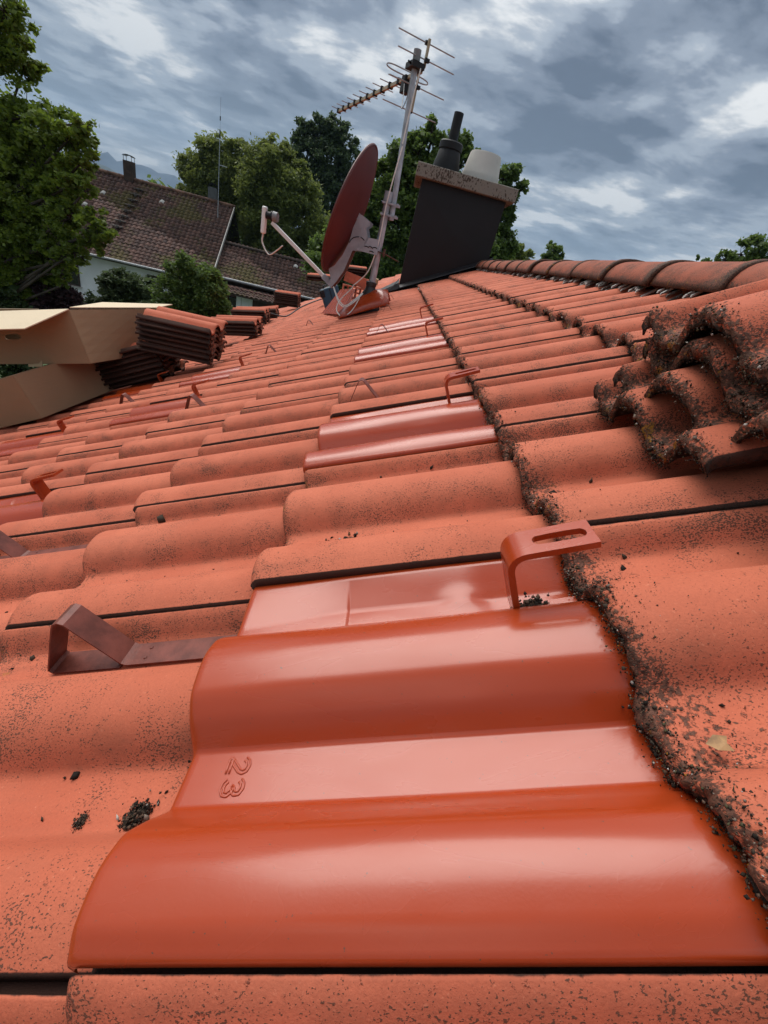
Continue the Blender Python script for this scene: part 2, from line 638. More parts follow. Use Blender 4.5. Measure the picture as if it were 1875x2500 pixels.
def cardboard(name, col):
    mt, nt, bs, out = material(name)
    t = NT(nt)
    co = t.node('ShaderNodeTexCoord').outputs['Object']
    flute = t.noise(t.mapping(co, (6, 6, 300)), 1.0, 2)
    base = t.mix(t.noise(co, 4.0, 5, 0.6), tuple(c * 0.84 for c in col), col)
    base = t.mix(t.step(flute, 0.4, 0.7, 0.0, 0.14), base, tuple(c * 0.7 for c in col))
    t.link(base, bs.inputs['Base Color'])
    bs.inputs['Roughness'].default_value = 0.8
    bs.inputs['Specular IOR Level'].default_value = 0.25
    t.link(t.bump(t.noise(co, 6.0, 4, 0.6), 0.35, 0.012), bs.inputs['Normal'])
    return mt


M['card'] = cardboard('cardboard', (0.30, 0.195, 0.112))
M['card_in'] = cardboard('cardboard_inside', (0.70, 0.57, 0.40))
M['tape'] = simple('packing_tape', (0.46, 0.32, 0.19), 0.25, 0.04)

# ------------------------------------------------------------------ the roof we stand on
KN = np.array([(0, 0), (.05, .0068), (.11, .010), (.17, .0066), (.215, -.005), (.25, -.0215), (.268, -.0272), (.285, -.0288), (.345, -.0280), (.352, -.0292), (.412, -.0288), (.424, -.0278), (.440, -.0225), (.462, -.0105), (.50, .001), (.55, .0078),
               (.61, .010), (.68, .0058), (.725, -.0055), (.76, -.0215), (.778, -.0272), (.795, -.0288), (.902, -.0288), (.914, -.0278), (.930, -.0220), (.950, -.0115), (.975, -.0045), (.987, -.0026), (.992, -.016), (1.05, -.016)])


def pchip(x, kx, ky):
    h = np.diff(kx)
    d = np.diff(ky) / h
    mm = np.zeros(len(kx))
    for i in range(1, len(kx) - 1):
        if d[i - 1] * d[i] > 0:
            w1, w2 = 2 * h[i] + h[i - 1], h[i] + 2 * h[i - 1]
            mm[i] = (w1 + w2) / (w1 / d[i - 1] + w2 / d[i])
    mm[0], mm[-1] = d[0], d[-1]
    i = np.clip(np.searchsorted(kx, x) - 1, 0, len(h) - 1)
    tt = (x - kx[i]) / h[i]
    return ((1 + 2 * tt) * (1 - tt) ** 2 * ky[i] + tt * (1 - tt) ** 2 * h[i] * mm[i] + tt ** 2 * (3 - 2 * tt) * ky[i + 1] + tt ** 2 * (tt - 1) * h[i] * mm[i + 1])


KM = np.array([(0, 0), (.04, .007), (.11, .010), (.17, .0055), (.22, -.009), (.255, -.0225), (.272, -.0280), (.280, -.0288), (.398, -.0288), (.406, -.0278), (.425, -.0205), (.46, -.007), (.52, .006),
               (.61, .0105), (.68, .006), (.74, -.008), (.78, -.0245), (.797, -.0288), (.90, -.0288), (.925, -.026), (.985, -.012), (1.05, -.012)])


def metal_profile(s):
    return pchip(np.asarray(s, float), KM[:, 0], KM[:, 1])


def profile(s):
    return pchip(np.asarray(s, float), KN[:, 0], KN[:, 1])


DROP = 0.026 / GAUGE


def tile_surface(s, v):
    h = profile(s) - DROP * v
    return h - 0.0075 * np.clip(1 - v / 0.011, 0, 1) ** 2


def make_tile(name, mat, S, V, jag=0.0, seed=0, flat=False):
    """closed interlocking tile: top skin, underside, rounded lower edge. x up-slope, y across, z normal"""
    rng = np.random.default_rng(seed)
    S = np.asarray(S, float)
    V = np.asarray(V, float)
    ss, vv = np.meshgrid(S, V)                       # rows: along v
    drop = 0.0 if flat else DROP
    z = profile(ss) - drop * vv - 0.0075 * np.clip(1 - vv / 0.011, 0, 1) ** 2
    x = vv.copy()
    y = ss * TW
    if jag > 0:
        edge = np.clip(1 - vv / 0.030, 0, 1)
        wob = np.interp(S, np.linspace(0, 1.05, 34), rng.normal(0, 1, 34)) * jag * 0.8
        x = x + edge * (wob[None, :] + rng.normal(0, jag * 0.6, x.shape))
        z = z + edge * rng.normal(0, jag * 0.45, z.shape)
    nv, ns = z.shape
    th = 0.0125
    zb = np.minimum(z, profile(ss) - drop * vv) - th
    top = np.stack([x, y, z], -1).reshape(-1, 3)
    bot = np.stack([x + np.where(vv < 1e-6, 0.004, 0.0), y, zb], -1).reshape(-1, 3)
    verts = np.vstack([top, bot])
    o = nv * ns
    f = []
    for a in range(nv - 1):
        for b in range(ns - 1):
            i = a * ns + b
            f.append((i, i + 1, i + ns + 1, i + ns)[::-1])
            f.append((o + i, o + i + 1, o + i + ns + 1, o + i + ns))
    for b in range(ns - 1):
        f.append((b, b + 1, o + b + 1, o + b))
        t = (nv - 1) * ns + b
        f.append((t + 1, t, o + t, o + t + 1))
    for a in range(nv - 1):
        i = a * ns
        f.append((i + ns, i, o + i, o + i + ns))
        i = a * ns + ns - 1
        f.append((i, i + ns, o + i + ns, o + i))
    me = mesh(name, verts, f, mat, True)
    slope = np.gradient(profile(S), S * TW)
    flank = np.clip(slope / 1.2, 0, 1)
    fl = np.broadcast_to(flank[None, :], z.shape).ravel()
    pan_ = np.clip((-profile(S) - 0.004) / 0.022, 0, 1)[None, :]
    ed = np.clip(1 - vv / (0.018 + 0.050 * pan_), 0, 1).ravel()
    jt = np.maximum(np.clip(1 - ss / 0.006, 0, 1), np.clip((ss - 0.981) / 0.008, 0, 1)).ravel()
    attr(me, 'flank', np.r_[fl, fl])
    attr(me, 'edge', np.r_[ed, np.ones_like(ed)])
    attr(me, 'joint', np.r_[jt, np.ones_like(jt)])
    return me


S_HI = np.unique(np.r_[.006, np.linspace(0, 0.98, 44), .412, .424, .44, .268, .285, .914, .93, 0.987, 0.992, 1.0, 1.045])
S_MD = np.unique(np.r_[0, .006, .05, .11, .17, .215, .25, .285, .412, .424, .44, .462, .50, .55, .61, .68, .725, .76, .795, .902, .914, .93, .95, .975, .987, .992, 1.045])
S_LO = np.array([0, .008, .11, .20, .27, .42, .49, .61, .72, .79, .91, .985, .992, 1.04])
V_HI = np.array([0, .0015, .004, .008, .012, .022, .035, .06, .10, .20, .30, .42])
V_MD = np.array([0, .003, .010, .03, .08, .20, .42])
V_LO = np.array([0, .008, .42])
V_JAG = np.r_[np.linspace(0, .034, 14), .05, .08, .14, .24, .33, .42]

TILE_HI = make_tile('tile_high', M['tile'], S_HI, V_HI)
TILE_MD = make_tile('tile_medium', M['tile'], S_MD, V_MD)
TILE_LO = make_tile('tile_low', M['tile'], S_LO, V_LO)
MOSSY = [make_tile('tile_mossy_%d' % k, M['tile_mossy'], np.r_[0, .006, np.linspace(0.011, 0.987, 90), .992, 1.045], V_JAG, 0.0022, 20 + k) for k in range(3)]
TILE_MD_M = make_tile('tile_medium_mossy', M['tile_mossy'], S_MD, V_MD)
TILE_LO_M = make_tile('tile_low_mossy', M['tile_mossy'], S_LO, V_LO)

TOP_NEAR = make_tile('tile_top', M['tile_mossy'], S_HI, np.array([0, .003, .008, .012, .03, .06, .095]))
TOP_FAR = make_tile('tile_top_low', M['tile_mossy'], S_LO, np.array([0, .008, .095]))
I0, I1, J0, J1 = -2, 39, -10, 3
V_RIDGE, RIDGE_X = 1.10, 1.10 * CP
V_EAVE = J0 * GAUGE
U0, U1 = I0 * TW, I1 * TW

deck = MB()
bz = -0.085
apex = (V_RIDGE, bz)
deck.prism([(V_EAVE + 0.05, U0 + 0.03, bz - 0.05), (V_RIDGE - 0.03, U0 + 0.03, bz - 0.05), (V_RIDGE - 0.03, U0 + 0.03, bz), (V_EAVE + 0.05, U0 + 0.03, bz)][::-1], (0, U1 - U0 - 0.06, 0))
roof = deck.build('tiled_roof', M['deck'], mw=ROOF_M)
props(roof, 'large orange concrete tiled roof filling the foreground, rising to the ridge on the right', 'roof', kind='thing')

METAL = {(0, 0), (2, 0), (5, 0), (7, 0), (2, -3), (5, -3), (7, -3), (5, -5), (8, -5)}


def proj(p_local):
    q = RW @ (L2W @ np.array(p_local, float) - CAM)
    if q[2] < 0.02:
        return None
    return 937.5 + FPX * q[0] / q[2], 1250 + FPX * q[1] / q[2], q[2]


rank = []
CH_U0, CH_U1, CH_V0, CH_V1 = 5.22, 5.95, 0.10, 1.12      # chimney footprint on the slope
for i in range(I0, I1):
    for j in range(J0, J1 + 1):
        if (i, j) in METAL:
            continue
        uc, vc = (i + .5) * TW, (j + .5) * GAUGE
        if CH_U0 - 0.06 < uc < CH_U1 + 0.06 and CH_V0 + 0.05 < vc < CH_V1:
            continue
        cs = [proj((j * GAUGE + a, i * TW + b, 0)) for a in (0, GAUGE) for b in (0, TW)]
        cs = [c for c in cs if c]
        area = 0
        if len(cs) >= 3:
            x0, x1 = min(c[0] for c in cs), max(c[0] for c in cs)
            y0, y1 = min(c[1] for c in cs), max(c[1] for c in cs)
            if x1 > 0 and x0 < 1875 and y1 > 0 and y0 < 2500:
                area = (min(x1, 1875) - max(x0, 0)) * (min(y1, 2500) - max(y0, 0))
                if vc < -2.2:
                    area *= 0.1
        if i == -1 and -2 <= j <= 1:
            area = 1e9
        rank.append((area, i, j))
rank.sort(reverse=True)
rest_v, rest_f, rest_a = [], [], []
lo_co = np.array([v.co[:] for v in TILE_LO.vertices])
lo_f = np.array([p.vertices[:] for p in TILE_LO.polygons])
rnd = random.Random(3)
for k, (area, i, j) in enumerate(rank):
    jx, jy, jz, jr = rnd.gauss(0, .0022), rnd.gauss(0, .0006), rnd.uniform(-.0012, .0012), rnd.gauss(0, .004)
    if j in (0, 1) and -1 <= i <= 2:
        jx, jr = jx * 0.3, jr * 0.3
    if k < 296 and area > 0:
        if j == J1:
            me = TOP_NEAR if i < 8 else TOP_FAR
        elif j >= 1:
            me = MOSSY[(i * 2 + j) % 3] if i < 6 else (TILE_MD_M if i < 14 else TILE_LO_M)
        else:
            me = TILE_HI if i < 7 else (TILE_MD if i < 14 else TILE_LO)
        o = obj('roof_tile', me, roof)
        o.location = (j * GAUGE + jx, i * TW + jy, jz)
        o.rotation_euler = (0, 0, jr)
    else:
        rest_f.append(lo_f + sum(len(a) for a in rest_v))
        cc = lo_co.copy()
        if j == J1:
            cc[:, 0] *= 0.095 / 0.42
        rest_v.append(cc + np.array([j * GAUGE + jx, i * TW + jy, jz]))
# far slope behind the ridge, never the main view but there when one steps aside
mirror_v = []
nb = sum(len(a) for a in rest_v)
for i in range(I0, I1):
    for j in range(-3, J1):
        p = lo_co + np.array([j * GAUGE, i * TW, 0])
        w = p @ L2W.T
        w[:, 0] = 2 * RIDGE_X - w[:, 0]
        rest_v.append(w @ L2W)
        rest_f.append(lo_f[:, ::-1] + nb)
        nb += len(p)
o = obj('roof_tile_field', mesh_np('roof_tile_field', np.vstack(rest_v), np.vstack(rest_f), M['tile_plain'], True), roof)
props(o, kind='stuff')
dk = MB()
wl = [np.array(p) @ L2W for p in ((RIDGE_X + 0.02, U0, RIDGE_X * SP / CP - .10), (2 * RIDGE_X - V_EAVE * CP - 1.6, U0, V_EAVE * SP + 0.9), (2 * RIDGE_X - V_EAVE * CP - 1.6, U0, V_EAVE * SP + 0.8), (RIDGE_X + 0.02, U0, RIDGE_X * SP / CP - .2))]
dk.prism(wl, (0, U1 - U0, 0)).build('deck_far_slope', M['deck'], roof)
# walls of the house below
wm = MB()
hw = [(V_EAVE * CP + 0.7, V_EAVE * SP + 0.15), (RIDGE_X, RIDGE_X * SP / CP - 0.18), (2 * RIDGE_X - V_EAVE * CP - 0.9, V_EAVE * SP + 0.15), (2 * RIDGE_X - V_EAVE * CP - 0.9, GROUND), (V_EAVE * CP + 0.7, GROUND)]
M['plaster'] = simple('white_plaster', (0.62, 0.62, 0.60), 0.9, 0.06, 3.0, bump=0.004, bscale=50)
wm.prism([np.array((a, U0 + 0.25, b)) @ L2W for a, b in hw], (0, U1 - U0 - 0.5, 0)).build('wall', M['plaster'], roof)


# ---- enamelled metal tiles with their hook brackets
def metal_surface(s, v, crumple):
    h = metal_profile(s) + 0.0035 - 0.025 / GAUGE * v
    # soft broad rolls, crisp pans
    h = h - 0.006 * np.clip(1 - v / 0.006, 0, 1) ** 2
    # pressed facets in the upper pan: a triangular facet below, a crisp crease, then a flat floor ending in a dented pillow below the hook
    tilt = 0.0035 - 0.025 / GAUGE * v
    k_ = np.clip((0.112 - v) / 0.112, 0, 1)
    floor = -0.0288 + 0.0095 * k_ + 0.0016 * (v < 0.112) - 0.003 * np.clip((v - 0.235) / 0.02, 0, 1)
    s_f = 0.872 - 0.072 * k_
    hf = floor + (s - s_f) / (0.985 - s_f) * (-0.012 - floor)
    pan2 = np.where(s < s_f, floor, hf)
    base_ = metal_profile(s)
    hp = np.where(s > 0.79, pan2, np.where(s > 0.70, np.maximum(base_, floor), base_))
    hp = np.where(s >= 0.985, base_, hp)
    drop_ = 0.006 * np.clip(1 - v / 0.006, 0, 1) ** 2
    h = np.where(s > 0.70, hp + tilt - drop_, h)
    pil = np.exp(-((v - 0.226) / 0.016) ** 2 - ((s - 0.868) / 0.035) ** 2)
    h = h + 0.0045 * pil * crumple
    # faint oil-canning of the thin sheet
    h = h + 0.0006 * np.sin(v * 19 + s * 7) * np.sin(s * 23 + 1.3) * crumple
    h = h + 0.0012 * np.exp(-((v - .22) / .03) ** 2 - ((s - .44) / .03) ** 2) * crumple
    return h


def make_metal(name, ns, nv, crumple):
    S = np.unique(np.r_[np.linspace(0.0, 1.0, ns), [.268, .274, .280, .286, .393, .399, .405, .411, .785, .797, .90, .91]])
    V = np.unique(np.r_[0, .0008, .002, .004, .007, .1115, .1125, np.linspace(.01, .40, nv)])
    ss, vv = np.meshgrid(S, V)
    z = metal_surface(ss, vv, crumple)
    top = np.stack([vv, ss * TW, z], -1)
    # returned edges: lower edge and near side fold down
    fr = top[:1].copy()
    fr[..., 0] += 0.001
    fr[..., 2] -= 0.007
    top = np.concatenate([fr, top], 0)
    sd_ = top[:, :1].copy()
    sd_[..., 1] -= 0.0012
    sd_[..., 2] -= 0.0075
    rim = top[:, :1].copy()
    rim[..., 1] -= 0.0010
    rim[..., 2] -= 0.0016
    top = np.concatenate([sd_, rim, top], 1)
    nr, nc = top.shape[:2]
    idx = np.arange(nr * nc).reshape(nr, nc)
    q = np.stack([idx[1:, :-1], idx[1:, 1:], idx[:-1, 1:], idx[:-1, :-1]], -1).reshape(-1, 4)
    me = mesh_np(name, top.reshape(-1, 3), q[:, ::-1], M['enamel'], True)
    return me


METAL_HI = make_metal('metal_tile_high', 130, 80, 1.0)
METAL_LO = make_metal('metal_tile_low', 54, 24, 1.0)


def make_hook():
    """flat-bar bracket: foot plate in the pan, upright, arm with a slot reaching back over the tile above"""
    w, t = 0.0325, 0.0056
    b = MB()
    # side section (x up-slope, z) as a ribbon with rounded bends, swept across y
    path = [(0.085, 0.0), (0.011, 0.0), (0.007, 0.0006), (0.004, 0.0022), (0.0016, 0.0048), (0.0004, 0.008), (0.0, 0.012), (-0.0005, 0.068), (0.0, 0.072), (0.0012, 0.0755), (0.0034, 0.0785), (0.0064, 0.0808), (0.010, 0.0821), (0.014, 0.0825), (0.020, 0.0825)]
    pts = [np.array(p) for p in path]
    nrm = []
    for i in range(len(pts)):
        d = pts[min(i + 1, len(pts) - 1)] - pts[max(i - 1, 0)]
        d /= np.linalg.norm(d)
        nrm.append(np.array([-d[1], d[0]]))
    ys = [0, 0.25 * w, 0.5 * w, 0.75 * w, w]
    vs, n = [], len(pts)
    for side in (1, -1):
        for p, q in zip(pts, nrm):
            for k, y in enumerate(ys):
                bow = 0.0
                e = p + q * (side * t / 2 + bow)
                vs.append((e[0], y, e[1]))
    ny = len(ys)
    o = n * ny
    fs = []
    for i in range(n - 1):
        for k in range(ny - 1):
            a = i * ny + k
            fs.append((a, a + ny, a + ny + 1, a + 1))
            fs.append((o + a, o + a + 1, o + a + ny + 1, o + a + ny))
        a = i * ny
        fs.append((a, o + a, o + a + ny, a + ny))
        a = i * ny + ny - 1
        fs.append((a, a + ny, o + a + ny, o + a))
    fs.append(tuple(range(ny)) + tuple(o + k for k in range(ny - 1, -1, -1)))
    b.add(vs, fs)
    # arm with a slot: ring of quads between the outline and the slot
    x0, x1, z = 0.020, 0.069, 0.0825
    N = 40
    outer, inner = [], []
    cx, cy = (x0 + x1) / 2 - 0.002, w / 2
    for k in range(N):
        a = 2 * math.pi * (k + 0.5) / N
        ca, sa = math.cos(a), math.sin(a)
        r = min((x1 - cx if ca > 0 else cx - x0) / max(abs(ca), 1e-6), (w / 2) / max(abs(sa), 1e-6))
        outer.append((cx + r * ca, cy + r * sa))
        L_, R_ = 0.0150, 0.0064
        # stadium slot
        if abs(ca) * 0.0042 > abs(sa) * 1e-9 and abs(sa / max(abs(ca), 1e-9)) < R_ / L_ * 1.6:
            px_ = math.copysign(L_, ca)
            ang = math.atan2(sa * 3.2, ca)
            inner.append((cx + px_ + R_ * math.cos(ang), cy + R_ * math.sin(ang)))
        else:
            tx = max(-L_, min(L_, ca / abs(sa) * R_ * 0.9))
            inner.append((cx + tx, cy + math.copysign(R_, sa)))
    # exact corners
    for cxy in ((x0, 0), (x1, 0), (x1, w), (x0, w)):
        kk = min(range(N), key=lambda q: (outer[q][0] - cxy[0]) ** 2 + (outer[q][1] - cxy[1]) ** 2)
        outer[kk] = cxy

    def zz(x, y=0):
        return z
    vs = []
    for lst in (outer, inner):
        for s_ in (1, -1):
            vs += [(x, y, zz(x) + s_ * t / 2) for x, y in lst]
    fs = []
    for k in range(N):
        k2 = (k + 1) % N
        fs.append((k, k2, 2 * N + k2, 2 * N + k))
        fs.append((N + k2, N + k, 3 * N + k, 3 * N + k2))
        fs.append((k2, k, N + k, N + k2))
        fs.append((2 * N + k, 2 * N + k2, 3 * N + k2, 3 * N + k))
    b.add(vs, fs)
    # rivet head on the foot
    b.lathe([(0.0, 0.0034), (0.0035, 0.0033), (0.0052, 0.0027), (0.0058, 0.0018)], (0.036, w / 2, 0), 18)
    return mesh('hook_bracket', b.v, b.f, M['enamel'], True)


HOOK = make_hook()
FIG = {'2': [(-.42, .62), (-.30, .86), (0, 1.0), (.30, .88), (.40, .62), (.30, .32), (-.05, -.12), (-.42, -.55), (-.46, -.62), (.46, -.62)],
       '3': [(-.40, .70), (-.2, .95), (.08, 1.0), (.36, .82), (.38, .52), (.22, .30), (-.04, .22), (.24, .14), (.44, -.12), (.38, -.42), (.12, -.62), (-.2, -.58), (-.42, -.34)]}


def numeral(parent):
    b = MB()
    for ch, uc in (('2', 0.1095), ('3', 0.0945)):
        pts = []
        raw = FIG[ch]
        for a, c in zip(raw[:-1], raw[1:]):
            for tt in np.linspace(0, 1, 4)[:-1]:
                pts.append((a[0] * (1 - tt) + c[0] * tt, a[1] * (1 - tt) + c[1] * tt))
        pts.append(raw[-1])
        for sgn in (-1, 1):                               # the pressed figure reads as a double line
            line = []
            for i, (gx, gy) in enumerate(pts):
                d = np.array(pts[min(i + 1, len(pts) - 1)]) - np.array(pts[max(i - 1, 0)])
                d = d / np.linalg.norm(d)
                nx, ny = -d[1], d[0]
                x = 0.043 + (gy * 0.0092) + ny * sgn * 0.0013      # figure's up points up-slope
                y = uc - (gx * 0.0115) - nx * sgn * 0.0013
                zq = float(metal_surface(np.array([y / TW]), np.array([x]), 1.0)[0])
                line.append((x, y, zq + 0.0001))
            b.tube(line, 0.00085, 6)
    o = b.build('pressed_numeral', M['enamel'], parent, True)
    o.modifiers.clear()
    return o


ORD = {(0, 0): 'large glossy red enamelled metal tile in the foreground with pressed number 23',
       (2, 0): 'glossy metal tile with hook, second up the row from the foreground one',
       (5, 0): 'glossy metal tile with hook, third in the row towards the chimney',
       (7, 0): 'glossy metal tile with hook, last in the row towards the chimney',
       (2, -3): 'glossy metal tile cut by the left picture edge',
       (5, -3): 'glossy metal tile below the two straps left of centre',
       (7, -3): 'glossy metal tile below the leaning stack of tiles',
       (5, -5): 'glossy metal tile in front of the cardboard boxes',
       (8, -5): 'glossy metal tile in the shade of the cardboard boxes'}
for (i, j) in sorted(METAL):
    near = (i, j) in ((0, 0), (2, 0))
    o = obj('metal_tile', METAL_HI if near else METAL_LO, roof)
    o.location = (j * GAUGE, i * TW, 0.0)
    o['label'] = ORD[(i, j)]
    h = obj('hook_bracket', HOOK, o)
    h.location = (0.272, 0.715 * TW - 0.002, -0.0465)
    es = h.modifiers.new('edges', 'EDGE_SPLIT')
    es.split_angle = math.radians(50)
    if (i, j) == (0, 0):
        numeral(o)


# ---- snow hooks: a strip lying in the pan, bent into a pointed loop at its lower end
def make_snow_hook():
    w, t = 0.030, 0.0016
    path = [(0.36, 0.0), (0.19, 0.0), (0.098, 0.0005), (0.092, 0.001), (0.088, 0.004), (0.058, 0.060), (0.055, 0.0655), (0.050, 0.0685), (0.044, 0.0670), (0.040, 0.0625), (0.003, 0.008), (0.0, 0.003), (0.003, -0.0014), (0.084, -0.0026)]
    pts = [np.array(p) for p in path]
    n = len(pts)
    vs, fs = [], []
    for side in (1, -1):
        for i, p in enumerate(pts):
            d = pts[min(i + 1, n - 1)] - pts[max(i - 1, 0)]
            d /= np.linalg.norm(d)
            q = p + np.array([d[1], -d[0]]) * side * t / 2
            vs += [(q[0], 0, q[1]), (q[0], w, q[1])]
    o = 2 * n
    for i in range(n - 1):
        a = 2 * i
        fs += [(a, a + 1, a + 3, a + 2), (o + a + 1, o + a, o + a + 2, o + a + 3), (a + 2, o + a + 2, o + a, a), (a + 1, o + a + 1, o + a + 3, a + 3)]
    fs += [(0, o, o + 1, 1), (2 * n - 2, 2 * n - 1, o + 2 * n - 1, o + 2 * n - 2)]
    b = MB()
    b.add(vs, fs)
    for y in (0.008, 0.022):
        b.lathe([(0.0, 0.0026), (0.0016, 0.0024), (0.0026, 0.0009)], (0.112, y, 0), 10)
    return mesh('snow_hook', b.v, b.f, M['strap'], False)


SNOW = make_snow_hook()
# (u index of the pan, up-slope position of the loop's point)
PAN1, PAN2 = 0.300, 0.802
STRAPS = [(0, -0.235, PAN2), (1, -0.645, PAN2), (3, 0.026, PAN1), (6, 0.030, PAN2), (10, 0.022, PAN1), (13, 0.022, PAN1),
          (6, -1.316, PAN2), (4, -0.652, PAN2), (8, -0.652, PAN1), (12, -0.652, PAN1), (15, -0.652, PAN2), (19, -0.652, PAN1), (23, -0.652, PAN1), (10, -1.316, PAN1), (27, -.652, PAN2)]
for i, v, p in STRAPS:
    o = obj('snow_hook', SNOW, roof)
    j = math.floor(v / GAUGE + 1e-6)
    zz_ = -0.0285 - DROP * (v - j * GAUGE) + 0.0035
    o.location = (v, (i + p) * TW + 0.0015, zz_)
    o.rotation_euler = (0, math.atan(DROP) if v - j * GAUGE < 0.2 else 0.0, 0)

# ---- ridge tiles: half-round, each overlapping the next with a thick lip
def make_ridge():
    L, n = 0.385, 18
    vs, fs, ed = [], [], []
    st = [(0.0, 1.04), (0.004, 1.065), (0.028, 1.065), (0.036, 1.02), (0.10, 1.0), (0.24, 0.985), (L, 0.96)]
    for shell in (0, 1):
        for u, s in st:
            for k in range(n + 1):
                a = math.pi * k / n
                ca, sa = math.cos(a), math.sin(a)
                r = 0.135 * s - shell * 0.013
                hh = 0.088 * s - shell * 0.013
                x = -math.copysign(abs(ca) ** 0.75, ca) * r
                vs.append((x, u, sa ** 0.95 * hh - (0.0 if shell == 0 else 0.0)))
                ed.append(max(1 - abs(u) / 0.05, 1 - sa * 3.2, 0.0) if shell == 0 else 1.0)
    m_, c_ = len(st), n + 1
    for sh in (0, 1):
        for i in range(m_ - 1):
            for k in range(n):
                a = sh * m_ * c_ + i * c_ + k
                q = (a, a + 1, a + c_ + 1, a + c_)
                fs.append(q if sh == 0 else q[::-1])
    o = m_ * c_
    for k in range(n):
        fs.append((k + 1, k, o + k, o + k + 1))
    for i in range(m_ - 1):
        a = i * c_
        fs.append((a, a + c_, o + a + c_, o + a))
        a = i * c_ + n
        fs.append((a + c_, a, o + a, o + a + c_))
    me = mesh('ridge_tile', vs, [f[::-1] for f in fs], M['ridge'], True)
    attr(me, 'flank', np.full(len(vs), 0.6))
    attr(me, 'edge', np.clip(ed, 0, 1))
    attr(me, 'joint', np.zeros(len(vs)))
    return me


RIDGE = make_ridge()
W2L = Matrix(ROOF_M.inverted())
u = 5.05
ridge_us = []
while u > -0.75:
    ridge_us.append(u)
    u -= 0.358
u = 6.2
while u < U1 - 0.2:
    ridge_us.append(u)
    u += 0.358
for u in ridge_us:
    o = obj('ridge_tile', RIDGE, roof)
    o.matrix_local = W2L @ Matrix.Translation((RIDGE_X + rnd.gauss(0, .003), u, 0.441 + rnd.gauss(0, .002))) @ Matrix.Rotation(rnd.gauss(0, .012), 4, 'Z') @ Matrix.Rotation(0.010, 4, 'X')
# pale brush seal showing under the ridge tiles: a row of small fins
sb = MB()
k = 0
while True:
    u = -0.4 + k * 0.0115
    if u > 5.0:
        break
    if (math.sin(k * 1.7) + math.sin(k * 0.31)) > -0.55:
        x0 = 0.945 + rnd.uniform(-.008, .008)
        s_ = ((u / TW) % 1.0)
        zb = float(profile(s_)) - DROP * (x0 - 2 * GAUGE) + 0.004
        sb.hexa([(x0, u, zb), (x0 + .06, u, zb + .012), (x0 + .06, u + .0065, zb + .012), (x0, u + .0065, zb), (x0 + .003, u, zb + .005), (x0 + .06, u, zb + .018), (x0 + .06, u + .0065, zb + .018), (x0 + .003, u + .0065, zb + .005)])
    k += 1
o = sb.build('ridge_seal', M['mortar'], roof)
props(o, kind='stuff')


# ---- moss and grit packed along the lower edges of the upper courses
def edge_grains(vj, i0, i1, per_tile, size, rng, spread=0.020, local=False, flat=False):
    n = int((i1 - i0) * per_tile)
    s = rng.uniform(i0, i1, n)
    fr = s - np.floor(s)
    v = rng.normal(0.002, 0.0035, n)
    back = rng.random(n) < 0.28
    v = np.where(back, np.abs(rng.normal(0, spread, n)), v)
    clump = 0.5 + 0.5 * np.sin(s * 37.0) * np.sin(s * 13.3 + 2)
    keep = rng.random(n) < 0.30 + 0.7 * clump * (1 - 0.6 * back)
    pan = profile(np.minimum(fr, 0.98)) < -0.012
    keep &= rng.random(n) < np.where(pan, 1.0, 0.62)
    z = profile(np.minimum(fr, 0.98)) + np.where(v < 0.010, -rng.uniform(0.0, 0.024, n) * (v < 0.007), 0.0) - (0 if flat else DROP) * np.maximum(v, 0)
    z = z + rng.uniform(-0.0005, 0.0015, n)
    sz = size * np.exp(rng.normal(0, 0.42, n)) * np.where(back, 0.62, 1.0)
    p = np.stack([vj + v, s * TW, z], -1)
    return p[keep], sz[keep]


pts, szs = [], []
for j, rows in ((1, [(-1, 1, 9000, .00062), (1, 3, 6000, .00070), (3, 6, 2200, .0010), (6, 12, 500, .0017), (12, 18, 140, .0028)]),
                (2, [(1, 4, 2200, .0010), (4, 8, 700, .0016), (8, 16, 180, .0028)]),
                (0, [(-1, 3, 260, .0016), (3, 9, 90, .0026)]),
                (-1, [(0, 6, 110, .0018)]), (-2, [(1, 6, 70, .002)])):
    for a, b_, n_, sz_ in rows:
        p, q = edge_grains(j * GAUGE, a, b_, n_, sz_, RNG)
        if j <= 0:
            fr = (p[:, 1] / TW) % 1
            ok = (profile(np.minimum(fr, .98)) < -0.014)
            p, q = p[ok], q[ok]
        pts.append(p)
        szs.append(q)
pts, szs = np.vstack(pts), np.concatenate(szs)
gv, gf, ga = octa_cloud(pts, szs, RNG)
me = mesh_np('edge_moss', gv, gf, M['grain'], False, 3)
attr(me, 'leaf', ga)
o = obj('edge_moss', me, roof)
props(o, kind='stuff')
# crumbs washed into the pans
n = 1800
ii = RNG.uniform(-1, 9, n)
pan = np.where(RNG.random(n) < .5, RNG.uniform(.27, .43, n), RNG.uniform(.78, .93, n))
s = np.floor(ii) + pan
v = RNG.uniform(-1.3, 0.9, n)
jj = np.floor(v / GAUGE)
z = profile(pan) - DROP * (v - jj * GAUGE) + 0.001
ok = np.array([(int(math.floor(a)), int(b)) not in METAL for a, b in zip(ii, jj)]) & (np.abs(v - jj * GAUGE) > 0.02)
cp = np.stack([v, s * TW, z], -1)[ok]
cs = (0.0015 * np.exp(RNG.normal(0, .55, n)))[ok]
gv, gf, ga = octa_cloud(cp, cs, RNG, 0.7)
me = mesh_np('crumbs', gv, gf, M['grain'], False, 3)
attr(me, 'leaf', ga * 0.6)
o = obj('crumbs', me, roof)
props(o, kind='stuff')


# ------------------------------------------------------------------ loose things lying on the near roof
def local_world(p):
    return ROOF_M @ Vector(tuple(float(a) for a in p))


